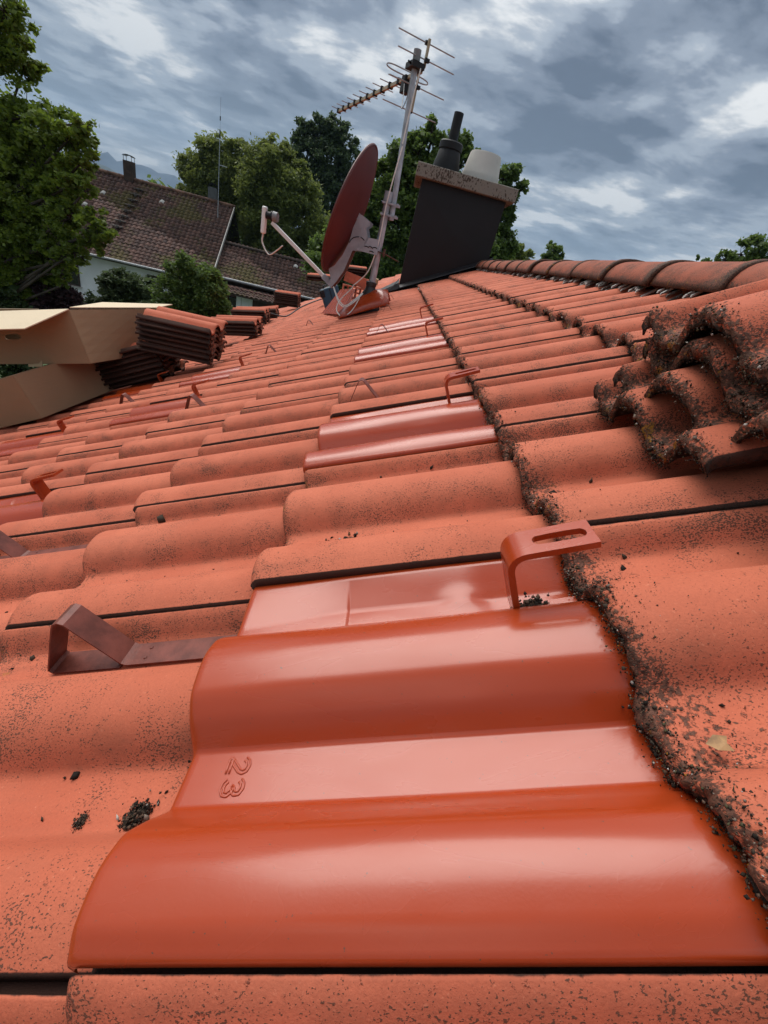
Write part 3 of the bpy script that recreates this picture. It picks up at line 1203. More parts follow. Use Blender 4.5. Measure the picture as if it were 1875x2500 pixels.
def moss_clump(v, u, h, size, label, seed, n=500):
    rng = np.random.default_rng(seed)
    d = rng.normal(size=(n, 3)) * np.array([1.0, 0.75, 0.42]) * size * 0.5
    d[:, 2] = np.abs(d[:, 2])
    d *= (0.55 + 0.6 * rng.random((n, 1)))
    gv, gf, ga = octa_cloud(d, size * 0.085 * np.exp(rng.normal(0, .3, n)), rng, 0.7)
    me = mesh_np('moss_clump', gv, gf, M['grain'], False, 3)
    attr(me, 'leaf', np.where(ga > 0.95, ga, ga * 0.9))
    o = obj('moss_clump', me, None, ROOF_M @ Matrix.Translation((v, u, h)) @ Matrix.Rotation(rng.uniform(0, 6), 4, 'Z'))
    props(o, label, 'moss', 'moss clumps fallen on the tiles')
    return o


def pan_z(u, v):
    s = (u / TW) % 1
    return float(profile(min(s, .98))) - DROP * (v - math.floor(v / GAUGE) * GAUGE)


def roof_hit(x, y, h=-0.026):
    d = L2W.T @ bearing(x, y)
    t = (h - CAM_L[2]) / d[2]
    return CAM_L + t * d


for (x, y), sz, lb, sd_ in (((832, 1320), .019, 'dark moss clump in the pan left of the feather', 1),
                            ((514, 1263), .020, 'flat black moss clump on the tile right of the left strap', 2),
                            ((293, 1952), .013, 'ragged dark moss clump left of the pressed number 23', 3),
                            ((157, 1972), .006, 'small dark moss crumb near the left edge beside the ragged clump', 4),
                            ((1297, 1482), .016, 'little green-black moss tuft at the foot of the nearest hook', 5)):
    p = roof_hit(x, y)
    moss_clump(p[0], p[1], pan_z(p[1], p[0]) + (0.004 if sd_ == 5 else 0.0), sz, lb, sd_)
p = roof_hit(957, 1302)
fm = MB()
sh = []
for k in range(9):
    a = k / 8
    sh.append((0.026 * a, 0.0042 * math.sin(math.pi * min(1, a * 1.05)) ** 0.7, 0.001 + 0.004 * a * (1 - a)))
vs = [(x, y, z) for x, y, z in sh] + [(x, 0, z + 0.0012) for x, y, z in sh] + [(x, -y, z) for x, y, z in sh]
fs = []
for k in range(8):
    fs += [(k, k + 1, 9 + k + 1, 9 + k), (9 + k, 9 + k + 1, 18 + k + 1, 18 + k)]
fm.add(vs, fs)
fm.tube([(-0.010, 0, 0.001), (0.0, 0, 0.0015), (0.024, 0, 0.0022)], [.0003, .0004, .0002], 5)
o = fm.build('feather', simple('grey_feather', (0.075, 0.066, 0.06), 0.7, 0.3, 200.0), mw=ROOF_M @ Matrix.Translation((p[0] - 0.012, p[1], pan_z(p[1], p[0]) + .0005)) @ Matrix.Rotation(0.12, 4, 'Z'))
props(o, 'small grey feather lying in the pan above the nearest metal tile', 'feather')

# withered leaf on the right
p = roof_hit(1723, 1812, -0.02)
lm = MB()
lm.add([(0, 0, 0), (.006, .004, .0015), (.013, .003, .0004), (.010, -.002, .002), (.012, -.006, .0006), (.004, -.005, .0012)], [(0, 1, 3), (1, 2, 3), (3, 4, 5), (0, 3, 5)])
o = lm.build('dry_leaf', simple('dry_leaf', (0.34, 0.19, 0.08), 0.7, 0.2, 90.0), mw=ROOF_M @ Matrix.Translation((p[0], p[1], -0.0215)))
props(o, 'tiny withered leaf on the mossy tile at the right edge', 'leaf')

# ------------------------------------------------------------------ stacks of loose tiles
ORDN = ['topmost', 'second', 'third', 'fourth', 'fifth', 'sixth', 'seventh', 'eighth', 'ninth', 'lowest']


def stack_label(k, n, where):
    if k == n - 1:
        return 'old orange roof tile, topmost ' + where
    if k == 0:
        return 'old orange roof tile, lowest ' + where
    return 'old orange roof tile, %s from the top %s' % (ORDN[n - 1 - k], where)


OLD = [make_tile('old_tile_%d' % k, M['tile_old'], np.r_[np.linspace(0, .98, 90), .984, 1.03], np.r_[np.linspace(0, .040, 16), .055, .08, .12, .20, .30, .42], 0.0017, 60 + k, flat=True) for k in range(2)]
for k in range(4):
    v_, u_, h_ = ((0.472, 0.312, 0.034), (0.503, 0.252, 0.068), (0.512, 0.240, 0.101), (0.522, 0.232, 0.135))[k]
    mw = ROOF_M @ Matrix.Translation((v_, u_, h_)) @ Matrix.Rotation([-.03, .045, -.02, .02][k], 4, 'Z') @ Matrix.Rotation(-0.015 + 0.01 * (k % 2), 4, 'Y')
    o = obj('loose_tile', OLD[k % 2], None, mw)
    props(o, stack_label(k, 4, 'of the mossy stack at the right edge'), 'roof tile', 'tiles stacked at the right')
    p, q = edge_grains(0.0, 0.0, 1.0, 4200, .00066, RNG, 0.006, flat=True)
    ok = np.ones(len(p), bool)
    gv, gf, ga = octa_cloud(p[ok], q[ok] * 1.05, RNG)
    me = mesh_np('edge_moss', gv, gf, M['grain'], False, 3)
    attr(me, 'leaf', ga)
    g = obj('edge_moss', me, o)
    props(g, kind='stuff')

STK = make_tile('stack_tile', M['tile_old'], S_MD, V_MD, flat=True)
STK_C = make_tile('stack_tile_clean', M['tile'], S_MD, V_MD, flat=True)


def stack(v, u, h, n, pitch, yaw, where, group, seed, dz=0.030, rnd_y=0.008):
    """(v,u,h): roof position of the right-near bottom corner; tiles point their lower edge to the right"""
    r = random.Random(seed)
    c = local_world((v, u, h))
    for k in range(n):
        # x axis of the tile runs from its lower edge back up; here the lower edge points right, so turn it round
        mw = (Matrix.Translation(c) @ Matrix.Rotation(yaw, 4, 'Z') @ Matrix.Rotation(-pitch, 4, 'Y') @
              Matrix.Translation((r.uniform(-rnd_y, rnd_y), r.uniform(-rnd_y, rnd_y), 0.045 + dz * k)) @ Matrix.Rotation(math.pi + r.uniform(-.02, .02), 4, 'Z') @ Matrix.Translation((0, -TW, 0)))
        o = obj('loose_tile', STK if k < n - 1 else STK_C, None, mw)
        props(o, stack_label(k, n, where), 'roof tile', group)


stack(-1.030, 2.60, 0.0, 7, 0.02, 0.03, 'of the leaning stack beside the box', 'tiles in the leaning stack', 1)
stack(-1.335, 2.64, 0.0, 7, PITCH - 0.02, 0.0, 'of the shaded stack under the leaning one', 'tiles in the shaded stack', 2)
stack(-1.17, 4.00, 0.0, 4, 0.20, 0.02, 'of the short stack behind the leaning one', 'tiles in the short stack', 3)
stack(-1.60, 5.78, 0.0, 5, 0.20, 0.04, 'of the stack behind the short one', 'tiles in the further stack', 4)
stack(-1.66, 6.55, 0.0, 4, 0.30, 0.10, 'of the low stack under the black cable', 'tiles in the low stack', 5)
stack(-1.76, 8.36, 0.0, 7, 0.10, 0.0, 'of the farthest stack before the neighbouring house', 'tiles in the farthest stack', 6)

# ------------------------------------------------------------------ chimney
CY = 5.2
ch = empty('chimney', (0.535, CY + 0.34, 0.3))
props(ch, 'dark sheet-clad chimney with speckled concrete cap at the ridge', 'chimney')
CHM = Matrix.Translation((-0.535, -(CY + 0.34), -0.3))


def wchild(b, name, mat, parent, base, smooth=False, bevel=0.0):
    """build world-coordinate geometry as a child of an unrotated Empty"""
    o = b.build(name, mat, parent, smooth, bevel=bevel)
    o.matrix_local = base
    return o


def roof_z(x, h=0.0):                 # world height of the tile plane at world x
    return x * SP / CP + h / CP


x0, x1, y0, y1 = 0.108, 0.966, CY, CY + 0.62
b = MB()
b.hexa([(x0, y0, roof_z(x0) - 0.12), (x1, y0, roof_z(x1) - 0.12), (x1, y1, roof_z(x1) - 0.12), (x0, y1, roof_z(x0) - 0.12), (x0, y0, 1.05), (x1, y0, 1.05), (x1, y1, 1.05), (x0, y1, 1.05)])
body = wchild(b, 'cladding', M['cladding'], ch, CHM)
# shallow cross-folded face panel
b = MB()
xc, zc = (x0 + x1) / 2, 0.66
fr = [(x0 + .004, y0 - .002, roof_z(x0) + 0.035), (x1 - .004, y0 - .002, roof_z(x1) + 0.035), (x1 - .004, y0 - .002, 1.044), (x0 + .004, y0 - .002, 1.044)]
b.add(fr + [(xc, y0 - 0.013, zc)], [(0, 1, 4), (1, 2, 4), (2, 3, 4), (3, 0, 4)])
fp = b.build('face_panel', M['cladding'], body)
b = MB()
b.box(((x0 + x1) / 2 + .002, (y0 + y1) / 2, 1.104), (1.005, y1 - y0 + 0.15, 0.112))
wchild(b, 'cap_slab', M['slab'], ch, CHM, bevel=0.008)
# flashing: apron strip on the near side, folded ledge at the lower left
b = MB()
n = 8
for k in range(n):
    a, c = x0 - 0.10 + (x1 - x0 + 0.14) * k / n, x0 - 0.10 + (x1 - x0 + 0.14) * (k + 1) / n
    za, zc_ = roof_z(a), roof_z(c)
    b.hexa([(a, y0 - 0.085, za + .018), (c, y0 - 0.085, zc_ + .018), (c, y0 + .01, zc_ - .01), (a, y0 + .01, za - .01), (a, y0 - 0.082, za + .026), (c, y0 - 0.082, zc_ + .026), (c, y0 - 0.004, zc_ + .055), (a, y0 - 0.004, za + .055)])
wchild(b, 'flashing', M['flashing'], ch, CHM)
b = MB()
za = roof_z(x0 - .2)
b.hexa([(x0 - .26, y0 - .10, roof_z(x0 - .26) + .016), (x0, y0 - .10, roof_z(x0) + .016), (x0, y1 + .1, roof_z(x0) + .016), (x0 - .26, y1 + .1, roof_z(x0 - .26) + .016),
        (x0 - .26, y0 - .10, roof_z(x0 - .26) + .024), (x0 - .005, y0 - .08, roof_z(x0) + .075), (x0 - .005, y1 + .1, roof_z(x0) + .075), (x0 - .26, y1 + .1, roof_z(x0 - .26) + .024)])
wchild(b, 'flashing', M['flashing'], ch, CHM)
b = MB()
b.lathe([(0.0, 0.0), (0.135, 0.0), (0.137, 0.02), (0.092, 0.235), (0.088, 0.24)], (0.315, CY + .16, 1.158), 32)
b.lathe([(0.108, 0.0), (0.114, 0.004), (0.114, 0.055), (0.104, 0.066), (0.05, 0.070)], (0.315, CY + .16, 1.335), 32)
fl = wchild(b, 'flue_cone', M['black_plastic'], ch, CHM, True)
b = MB()
b.lathe([(0.046, 0.0), (0.046, 0.235), (0.043, 0.237), (0.040, 0.234), (0.040, 0.05)], (0.317, CY + .16, 1.385), 28)
b.build('flue_pipe', M['black_plastic'], fl, True)
b = MB()
b.lathe([(0.190, 0.0), (0.190, 0.060), (0.186, 0.066), (0.156, 0.226), (0.148, 0.238), (0.130, 0.236), (0.125, 0.15)], (0.675, CY + .22, 1.158), 40)
wchild(b, 'chimney_pot', M['pot'], ch, CHM, True)

# ------------------------------------------------------------------ mast, television aerial, satellite dish
MX, MY = -0.098, 3.60
zr = roof_z(MX)
mast = empty('antenna_mast', (MX, MY, zr))
props(mast, 'galvanised steel antenna mast in a black rubber boot', 'mast')
MM = Matrix.Translation((-MX, -MY, -zr))
b = MB()
b.lathe([(0.0245, zr - .05), (0.0245, 0.700), (0.022, 0.702), (0.022, 0.60)], (MX, MY, 0), 20)
wchild(b, 'lower_pole', M['galv'], mast, MM, True)
b = MB()
b.lathe([(0.030, 0.655), (0.030, 0.712), (0.0, 0.714)], (MX, MY, 0), 20)
wchild(b, 'pole_cap', M['galv_plate'], mast, MM, True)
UX = MX + 0.047
b = MB()
b.tube([(UX + .002, MY, 0.555), (UX - 0.038, MY, 1.40)], 0.0185, 20)
wchild(b, 'upper_pole', M['galv'], mast, MM, True)
b = MB()
b.tube([(UX - 0.036, MY, 1.375), (UX - 0.038, MY, 1.425)], 0.0235, 18)
wchild(b, 'pole_cap', M['grey_plastic'], mast, MM, True)
for zc in (0.645, 0.577):
    b = MB()
    b.box((MX + .03, MY - .032, zc), (0.125, 0.006, 0.012))
    b.box((MX + .03, MY + .032, zc), (0.125, 0.006, 0.012))
    b.tube([(MX + .024, MY - .042, zc), (MX + .024, MY + .042, zc)], 0.004, 8)
    b.tube([(MX + .078, MY - .05, zc), (MX + .078, MY + .042, zc)], 0.004, 8)
    b.tube([(MX - .030, MY - .042, zc), (MX - .030, MY + .042, zc)], 0.004, 8)
    b.box((MX + .076, MY - .04, zc), (0.014, 0.012, 0.020))
    wchild(b, 'clamp', M['galv_plate'], mast, MM)
b = MB()
b.lathe([(0.115, -0.05), (0.092, 0.03), (0.052, 0.105), (0.038, 0.125), (0.036, 0.150), (0.040, 0.154), (0.040, 0.178), (0.028, 0.181)], (MX - 0.004, MY, zr + .02), 28)
boot = wchild(b, 'rubber_boot', M['rubber'], mast, MM, True)
# hooded tile that carries the mast
b = MB()
n = 10
vs, fs = [], []
for a in range(7):
    tt = a / 6
    vv = -0.27 + 0.40 * tt
    for k in range(n + 1):
        s = k / n
        uu = -0.16 + 0.32 * s
        hgt = 0.012 + 0.115 * math.sin(math.pi * s) ** 0.8 * math.sin(math.pi * min(1, 0.12 + tt * 0.55)) ** 1.2 * (1.0 if tt < 0.9 else 0.92)
        p = local_world((MX / CP + vv + 0.06, MY + uu, hgt))
        vs.append(tuple(p))
for a in range(6):
    for k in range(n):
        i = a * (n + 1) + k
        fs.append((i, i + n + 1, i + n + 2, i + 1))
b.add(vs, fs)
o = wchild(b, 'hooded_tile', M['enamel'], mast, MM, True)
o.modifiers.clear()
md = o.modifiers.new('thick', 'SOLIDIFY')
md.thickness = 0.006
# dished apron on the near left with a grid of drain holes
b = MB()
p0, p1, p2, p3 = [np.array(local_world(p)) for p in ((-0.66, MY + 1.05, 0.012), (-0.30, MY + .05, 0.010), (-0.20, MY + .30, 0.16), (-0.40, MY + 1.0, 0.17))]
b.prism([p0, p1, p2, p3], (0.012, 0.01, 0.0))
wchild(b, 'apron', M['enamel'], mast, MM)

# --- television aerial
ae = empty('television_aerial', (MX, MY, 1.355))
props(ae, 'long gold-boomed television aerial with cross rods clamped to the mast top', 'aerial')
AM = Matrix.Translation((-MX, -MY, -1.355))
end = np.array([-0.770, 5.173, 1.350])
beg = np.array([-0.045, 3.66, 1.355])
bd = end - beg
bl = np.linalg.norm(bd)
bd /= bl
perp = np.cross(bd, [0, 0, 1.0])
perp /= np.linalg.norm(perp)
b = MB()
axb = np.array([bd, perp, np.cross(bd, perp)])
b.box((beg + end) / 2, (bl, 0.019, 0.019), axb)
wchild(b, 'boom', M['gold'], ae, AM)
for k in range(10):
    c = beg + bd * (bl * (0.20 + 0.795 * k / 9.0)) + np.array([0, 0, 0.0])
    hl = 0.088 - 0.002 * k
    b = MB()
    b.tube([c + np.array([0, 0, .013]) - perp * hl, c + np.array([0, 0, .013]) + perp * hl], 0.0032, 6)
    d = wchild(b, 'director_rod', M['alu'], ae, AM)
    b = MB()
    b.box(c + np.array([0, 0, 0.002]), (0.022, 0.034, 0.034), axb)
    b.build('rod_holder', M['black_plastic'], d)
# folded dipole with its black connection box
c = beg + bd * 0.21
lp = []
for k in range(25):
    a = 2 * math.pi * k / 24
    lp.append(c + perp * (0.155 * math.copysign(abs(math.cos(a)) ** 0.35, math.cos(a))) + np.array([0, 0, 0.014 * math.sin(a)]) + np.array([0, 0, .02]))
b = MB()
b.tube(lp, 0.004, 6, False)
wchild(b, 'folded_dipole', M['alu'], ae, AM, True)
b = MB()
b.box(c + np.array([0, 0, -0.035]), (0.06, 0.055, 0.09), axb)
wchild(b, 'connection_box', M['black_plastic'], ae, AM, bevel=.006)
# upright rear frame carrying the long reflector rods
rear = beg - bd * 0.03
for dz, off in ((0.125, 0.02), (0.040, -0.02), (-0.075, 0.04), (-0.185, 0.09)):
    b = MB()
    c = rear + np.array([0, 0, dz]) + bd * off
    b.tube([c - perp * 0.20, c + perp * 0.20], 0.0036, 6)
    d = wchild(b, 'reflector_rod', M['alu'], ae, AM)
    b = MB()
    b.box(c, (0.02, 0.03, 0.018), axb)
    b.build('rod_holder', M['black_plastic'], d)
b = MB()
b.box(rear + np.array([0, 0, 0.075]), (0.014, 0.014, 0.13), axb)
b.box(rear + np.array([0, 0, -0.09]) + bd * 0.06, (0.012, 0.012, 0.20), axb)
wchild(b, 'rear_frame', M['gold'], ae, AM)
b = MB()
b.box((MX + .012, MY, 1.350), (0.105, 0.085, 0.028), axb)
b.tube([(MX - .03, MY - .06, 1.35), (MX + .04, MY + .06, 1.35)], 0.006, 8)
wchild(b, 'mast_clamp', M['black_plastic'], ae, AM)

# --- satellite dish, pointing left with its back to us
DEL, EPS = math.radians(6.5), math.radians(15.0)
fwd = np.array([-math.cos(DEL), math.sin(DEL), 0.0])
side = np.array([math.sin(DEL), math.cos(DEL), 0.0])        # along the plate's normal, away from us
UPZ = np.array([0, 0, 1.0])
nd = fwd * math.cos(EPS) + UPZ * math.sin(EPS)              # boresight
md_ = -fwd * math.sin(EPS) + UPZ * math.cos(EPS)            # dish major axis
dc = np.array([-0.347, MY + 0.02, 0.535])
ds = empty('satellite_dish', tuple(dc))
props(ds, 'brick-red satellite dish on a grey bracket, seen from behind', 'satellite dish')
DM = Matrix.Translation(tuple(-dc))


def dome(rscale, thick_off, rings=12, n=56, depth=0.075):
    vs, fs = [], []
    for a in range(rings + 1):
        r = a / rings
        for k in range(n):
            th = 2 * math.pi * k / n
            x, y = r * math.cos(th) * 0.405 * rscale, r * math.sin(th) * 0.385 * rscale
            vs.append(dc + md_ * x + side * y + nd * (depth * (r * r - 1) + thick_off))
    for a in range(rings):
        for k in range(n):
            fs.append((a * n + k, a * n + (k + 1) % n, (a + 1) * n + (k + 1) % n, (a + 1) * n + k))
    return vs, fs


b = MB()
b.add(*dome(1.0, 0.0))
vs, fs = dome(0.995, -0.003)
b.add(vs, [f[::-1] for f in fs])
refl = wchild(b, 'reflector', M['dish'], ds, DM, True)
b = MB()
rim = []
for k in range(57):
    th = 2 * math.pi * k / 56
    rim.append(dc + md_ * (0.408 * math.cos(th)) + side * (0.388 * math.sin(th)) + nd * 0.002)
b.tube(rim, 0.0085, 8, False)
b.build('rim', M['dish_edge'], refl, True)


def pl(x, y):                                               # survey bearing onto the upright plane of the bracket
    d = bearing(x, y)
    o_ = dc - side * 0.055
    t = ((o_ - CAM) @ side) / (d @ side)
    return CAM + t * d


def zz7(x, y):
    return 780 + x / 5.82, 340 + y / 5.82


poly = [pl(*zz7(*p)) for p in ((540, 1025), (725, 1185), (715, 1225), (665, 1260), (690, 1420), (590, 1590), (470, 1580), (345, 1870), (240, 2020), (165, 2105), (110, 2050), (160, 1990), (130, 1840), (215, 1790), (330, 1640), (425, 1450), (480, 1250), (520, 1130))]
b = MB()
b.prism(poly, side * 0.0035)
br = wchild(b, 'bracket_plate', M['galv_plate'], ds, DM)
b = MB()
b.prism([p + side * 0.105 for p in poly], side * 0.0035)
wchild(b, 'bracket_plate', M['galv_plate'], ds, DM)
b = MB()
e0, e1, e2 = poly[6], poly[7], poly[9]
for a, c in ((e0, e1), (e1, e2)):
    b.add([a, c, c + side * 0.105, a + side * 0.105], [(0, 1, 2, 3)])
wchild(b, 'bracket_back', M['rust'], ds, DM)
# curved elevation slot and bolts
arc = [pl(*zz7(*p)) - side * 0.0005 for p in ((425, 1470), (445, 1430), (480, 1400), (520, 1388), (575, 1385), (615, 1410), (640, 1440))]
b = MB()
b.tube(arc, 0.0032, 6)
b.build('elevation_slot', M['black_plastic'], br)
for p in ((583, 1277), (575, 1392), (545, 1562), (540, 1130), (170, 1835)):
    b = MB()
    q = pl(*zz7(*p))
    b.tube([q + side * 0.002, q - side * 0.007], 0.0052, 6)
    b.build('bolt', M['galv'], br)
# mast clamp box
cb = [pl(*zz7(*p)) for p in ((675, 1395), (835, 1425), (815, 1650), (590, 1590))]
b = MB()
b.prism(cb, side * 0.10)
cbx = wchild(b, 'mast_clamp', M['galv_plate'], ds, DM)
for a, c in (((640, 1520), (700, 1540)), ((700, 1520), (760, 1555)), ((710, 1590), (770, 1610)), ((760, 1540), (820, 1552))):
    q0, q1 = pl(*zz7(*a)), pl(*zz7(*c))
    b = MB()
    b.tube([q0 - side * 0.0006, (q0 + q1) / 2 - side * .0006 + UPZ * .004, q1 - side * 0.0006], 0.0034, 6)
    b.build('clamp_slot', M['black_plastic'], cbx)
b = MB()
q = pl(*zz7(700, 1545))
b.tube([q + side * .012, np.array([MX + .06, MY - .03, q[2] - .012]), np.array([MX + .16, MY + .02, q[2] - .035])], 0.0045, 6)
b.tube([q + side * .09, np.array([MX + .06, MY + .05, q[2] - .012])], 0.0045, 6)
b.box((MX + .045, MY, q[2] - .005), (0.012, 0.085, 0.05))
wchild(b, 'clamp_bolt', M['rust'], ds, DM)
# feed arm and converter
a0, a1 = pl(*zz7(140, 2060)) + side * 0.055, np.array(atd(0, 0, 1))
d = bearing(664, 543)
o_ = dc.copy()
a1 = CAM + d * (((o_ - CAM) @ side) / (d @ side))
ad = (a1 - a0) / np.linalg.norm(a1 - a0)
b = MB()
axa = np.array([ad, side, np.cross(ad, side)])
b.box((a0 + a1) / 2, (np.linalg.norm(a1 - a0), 0.022, 0.026), axa)
arm = wchild(b, 'feed_arm', M['white_plastic'], ds, DM, bevel=.003)
b = MB()
b.box(a0 + ad * 0.03, (0.10, 0.034, 0.036), axa)
b.build('arm_socket', M['galv_plate'], arm)
lc = a1 + ad * 0.012 + UPZ * 0.030
back = -fwd
b = MB()
b.box(lc + fwd * 0.050 - UPZ * 0.035, (0.032, 0.045, 0.170), np.array([fwd, side, UPZ]))
lnb = wchild(b, 'converter', M['white_plastic'], ds, DM, bevel=.010)
b = MB()
hd = back * 0.96 + UPZ * 0.05
b.tube([lc + fwd * .035, lc + hd * .0], 0.024, 20)
b.tube([lc - fwd * .004 + UPZ * .0, lc + hd * .012], 0.033, 20)
b.tube([lc + hd * .012, lc + hd * .020], 0.026, 20)
b.build('converter_neck', M['black_plastic'], lnb, True)
b = MB()
b.tube([lc + hd * .018, lc + hd * .052], [0.034, 0.030], 20)
b.build('feed_horn', M['grey_plastic'], lnb, True)


def bez(pts, n=10):
    """smooth curve through points (Catmull-Rom)"""
    P = [np.array(p, float) for p in pts]
    P = [2 * P[0] - P[1]] + P + [2 * P[-1] - P[-2]]
    out = []
    for i in range(1, len(P) - 2):
        for t in np.linspace(0, 1, n, endpoint=False):
            a, b_, c, d_ = P[i - 1], P[i], P[i + 1], P[i + 2]
            out.append(0.5 * (2 * b_ + (c - a) * t + (2 * a - 5 * b_ + 4 * c - d_) * t * t + (3 * b_ - a - 3 * c + d_) * t ** 3))
    out.append(P[-2])
    return out


def pm(x, y, dy=0.0):                                       # survey bearing onto the plane just in front of the mast
    return at(x, y, MY - 0.05 + dy)


# cables
b = MB()
lb = lc + fwd * 0.05 - UPZ * 0.118
for k in range(3):
    o_ = side * (0.006 * (k - 1))
    q = [lb + o_, lb + o_ - UPZ * 0.06, lb - fwd * .055 - UPZ * .125 + o_, lb - fwd * .115 - UPZ * .085 + o_, lb - fwd * .155 - UPZ * (.045) + o_]
    b.tube(bez(q), 0.0032, 6)
b.build('converter_cable', M['cable'], arm, True)


def t1(x, y):
    return 740 + x / 6.38, 600 + y / 6.38


def cable(pts, name, label, mat, r=0.0036, group=None):
    b = MB()
    q = bez(pts)
    c0 = q[0]
    b.tube([p - c0 for p in q], r, 7)
    o = b.build(name, mat, None, True)
    o.location = tuple(c0)
    props(o, label, 'cable', group)
    return o


cable([pm(*t1(470, 640), .02), pm(*t1(500, 730), -.02), pm(*t1(560, 890), -.08), pm(*t1(650, 955), -.12), pm(*t1(790, 880), -.10), pm(*t1(930, 745), .0)], 'white_cable', 'white cable looping from the dish foot to the rubber boot, upper strand', M['cable'])
cable([pm(*t1(478, 640), .03), pm(*t1(520, 760), -.02), pm(*t1(575, 870), -.07), pm(*t1(650, 930), -.11), pm(*t1(770, 870), -.09), pm(*t1(920, 735), .01)], 'white_cable', 'white cable looping from the dish foot to the rubber boot, lower strand', M['cable'])
cable([pm(*zz7(1180, 100)), pm(*zz7(1060, 520)), pm(*zz7(945, 950)), pm(*zz7(870, 1330)), pm(*zz7(800, 1600)), pm(*zz7(680, 1890)), pm(*zz7(480, 2080)), pm(*t1(760, 660)), pm(*t1(590, 830)), pm(*t1(530, 930), -.02), pm(*t1(525, 1020), -.06), pm(*t1(570, 1085), -.10)],
      'white_cable', 'long white cable running down the mast to the tiles', M['cable'], 0.0042)
cable([pm(*t1(880, 810), -.02), pm(*t1(820, 920), -.06), pm(*t1(750, 1020), -.10), pm(*t1(690, 1072), -.12)], 'white_cable', 'short white cable dropping from the rubber boot to the tiles', M['cable'])
cable([pm(*zz7(1180, 60)), at(1008, 240, MY - .04), at(1024, 180, MY - .045), at(1026, 165, MY - .03), at(1019, 158, MY)], 'white_cable', 'white cable along the upper pole to the aerial', M['cable'], 0.0042)
cable([at(987, 205, MY + .2), at(984, 240, MY + .1), at(981, 265, MY - .03), at(993, 240, MY - .04), at(1002, 190, MY - .03)], 'thin_cable', 'thin grey cable hanging in a loop below the aerial box', M['grey_plastic'], 0.003)

# lightning wire lying over the tiles
cable([local_world((-0.10, 4.45, .02)), local_world((-0.02, 4.7, .035)), local_world((0.0, 4.95, .03)), local_world((0.09, 5.05, .06)), local_world((0.16, 5.3, .10))], 'black_wire', 'thin black wire from the mast to the chimney flashing', M['wire'], 0.004)
wl_ = [local_world(p) for p in ((-2.10, 5.6, 0.10), (-1.93, 5.75, 0.19), (-1.75, 5.95, .20), (-1.50, 6.15, 0.04), (-1.42, 6.3, 0.012), (-1.34, 6.9, .05), (-1.15, 7.4, .06), (-0.98, 7.9, .03), (-0.8, 8.4, .012), (-0.55, 8.9, .012))]
cable(wl_, 'black_wire', 'black cable draped over the low stack and across the far tiles', M['wire'], 0.009)

# ------------------------------------------------------------------ pile behind the mast: tiles on bricks, teal tool case
stack(-0.28, 6.30, 0.19, 3, 0.12, 0.05, 'of the pile on bricks behind the mast', 'tiles on the brick pile', 8)
stack(-0.66, 6.36, 0.22, 2, 0.16, 0.0, 'of the pair left of the pile on bricks', 'tiles beside the brick pile', 9)


def brick(v, u, h, rot, label, hollow):
    b = MB()
    lx, ly, lz = 0.30, 0.14, 0.115
    b.box((0, ly / 2 - .007, 0), (lx, 0.014, lz))
    b.box((0, -ly / 2 + .007, 0), (lx, 0.014, lz))
    for k in range(6):
        b.box((-lx / 2 + .008 + k * (lx - .016) / 5, 0, 0), (0.012, ly - .028, lz))
    b.box((0, 0, 0), (lx - .012, 0.012, lz - .004))
    mw = Matrix.Translation(local_world((v, u, h))) @ Matrix.Rotation(rot, 4, 'Z') @ Matrix.Rotation(math.pi / 2 if hollow else 0.0, 4, 'X') @ Matrix.Rotation(0.12, 4, 'Y')
    o = b.build('hollow_brick', M['tile_plain'], mw=mw)
    props(o, label, 'brick', 'bricks behind the mast')


brick(-0.47, 6.22, 0.065, 0.1, 'hollow red brick with its holes showing below the pile behind the mast', True)
brick(-0.40, 6.30, 0.19, -0.05, 'hollow red brick lying flat under the tiles behind the mast', False)
b = MB()
b.box((0, 0, 0), (0.09, 0.16, 0.07))
o = b.build('timber_block', M['wood'], mw=Matrix.Translation(local_world((-0.17, 6.22, 0.12))))
props(o, 'short pale timber block wedged under the pile behind the mast', 'timber')

tb = empty('tool_case', mw=ROOF_M @ Matrix.Translation((-0.60, 5.18, 0.0)) @ Matrix.Rotation(0.25, 4, 'Z'))
props(tb, 'teal plastic tool case standing on the tiles beside the dish', 'tool case')
b = MB()
b.box((0, 0.05, 0.105), (0.20, 0.10, 0.21))
b.build('case_body', M['toolbox'], tb, bevel=.012)
b = MB()
b.box((-0.088, 0.045, 0.165), (0.05, 0.115, 0.07))
b.build('case_corner', M['black_plastic'], tb, bevel=.006)
b = MB()
b.box((0.0, -0.003, 0.105), (0.008, 0.006, 0.20))
b.build('case_seam', M['black_plastic'], tb)
b = MB()
b.box((0.01, 0.05, 0.214), (0.12, 0.06, 0.006))
b.build('case_label', M['white_plastic'], tb)
b = MB()
b.tube(bez([(-.05, .05, .21), (-.045, .05, .235), (.045, .05, .235), (.05, .05, .21)]), 0.008, 8)
b.build('handle', M['black_plastic'], tb, True)


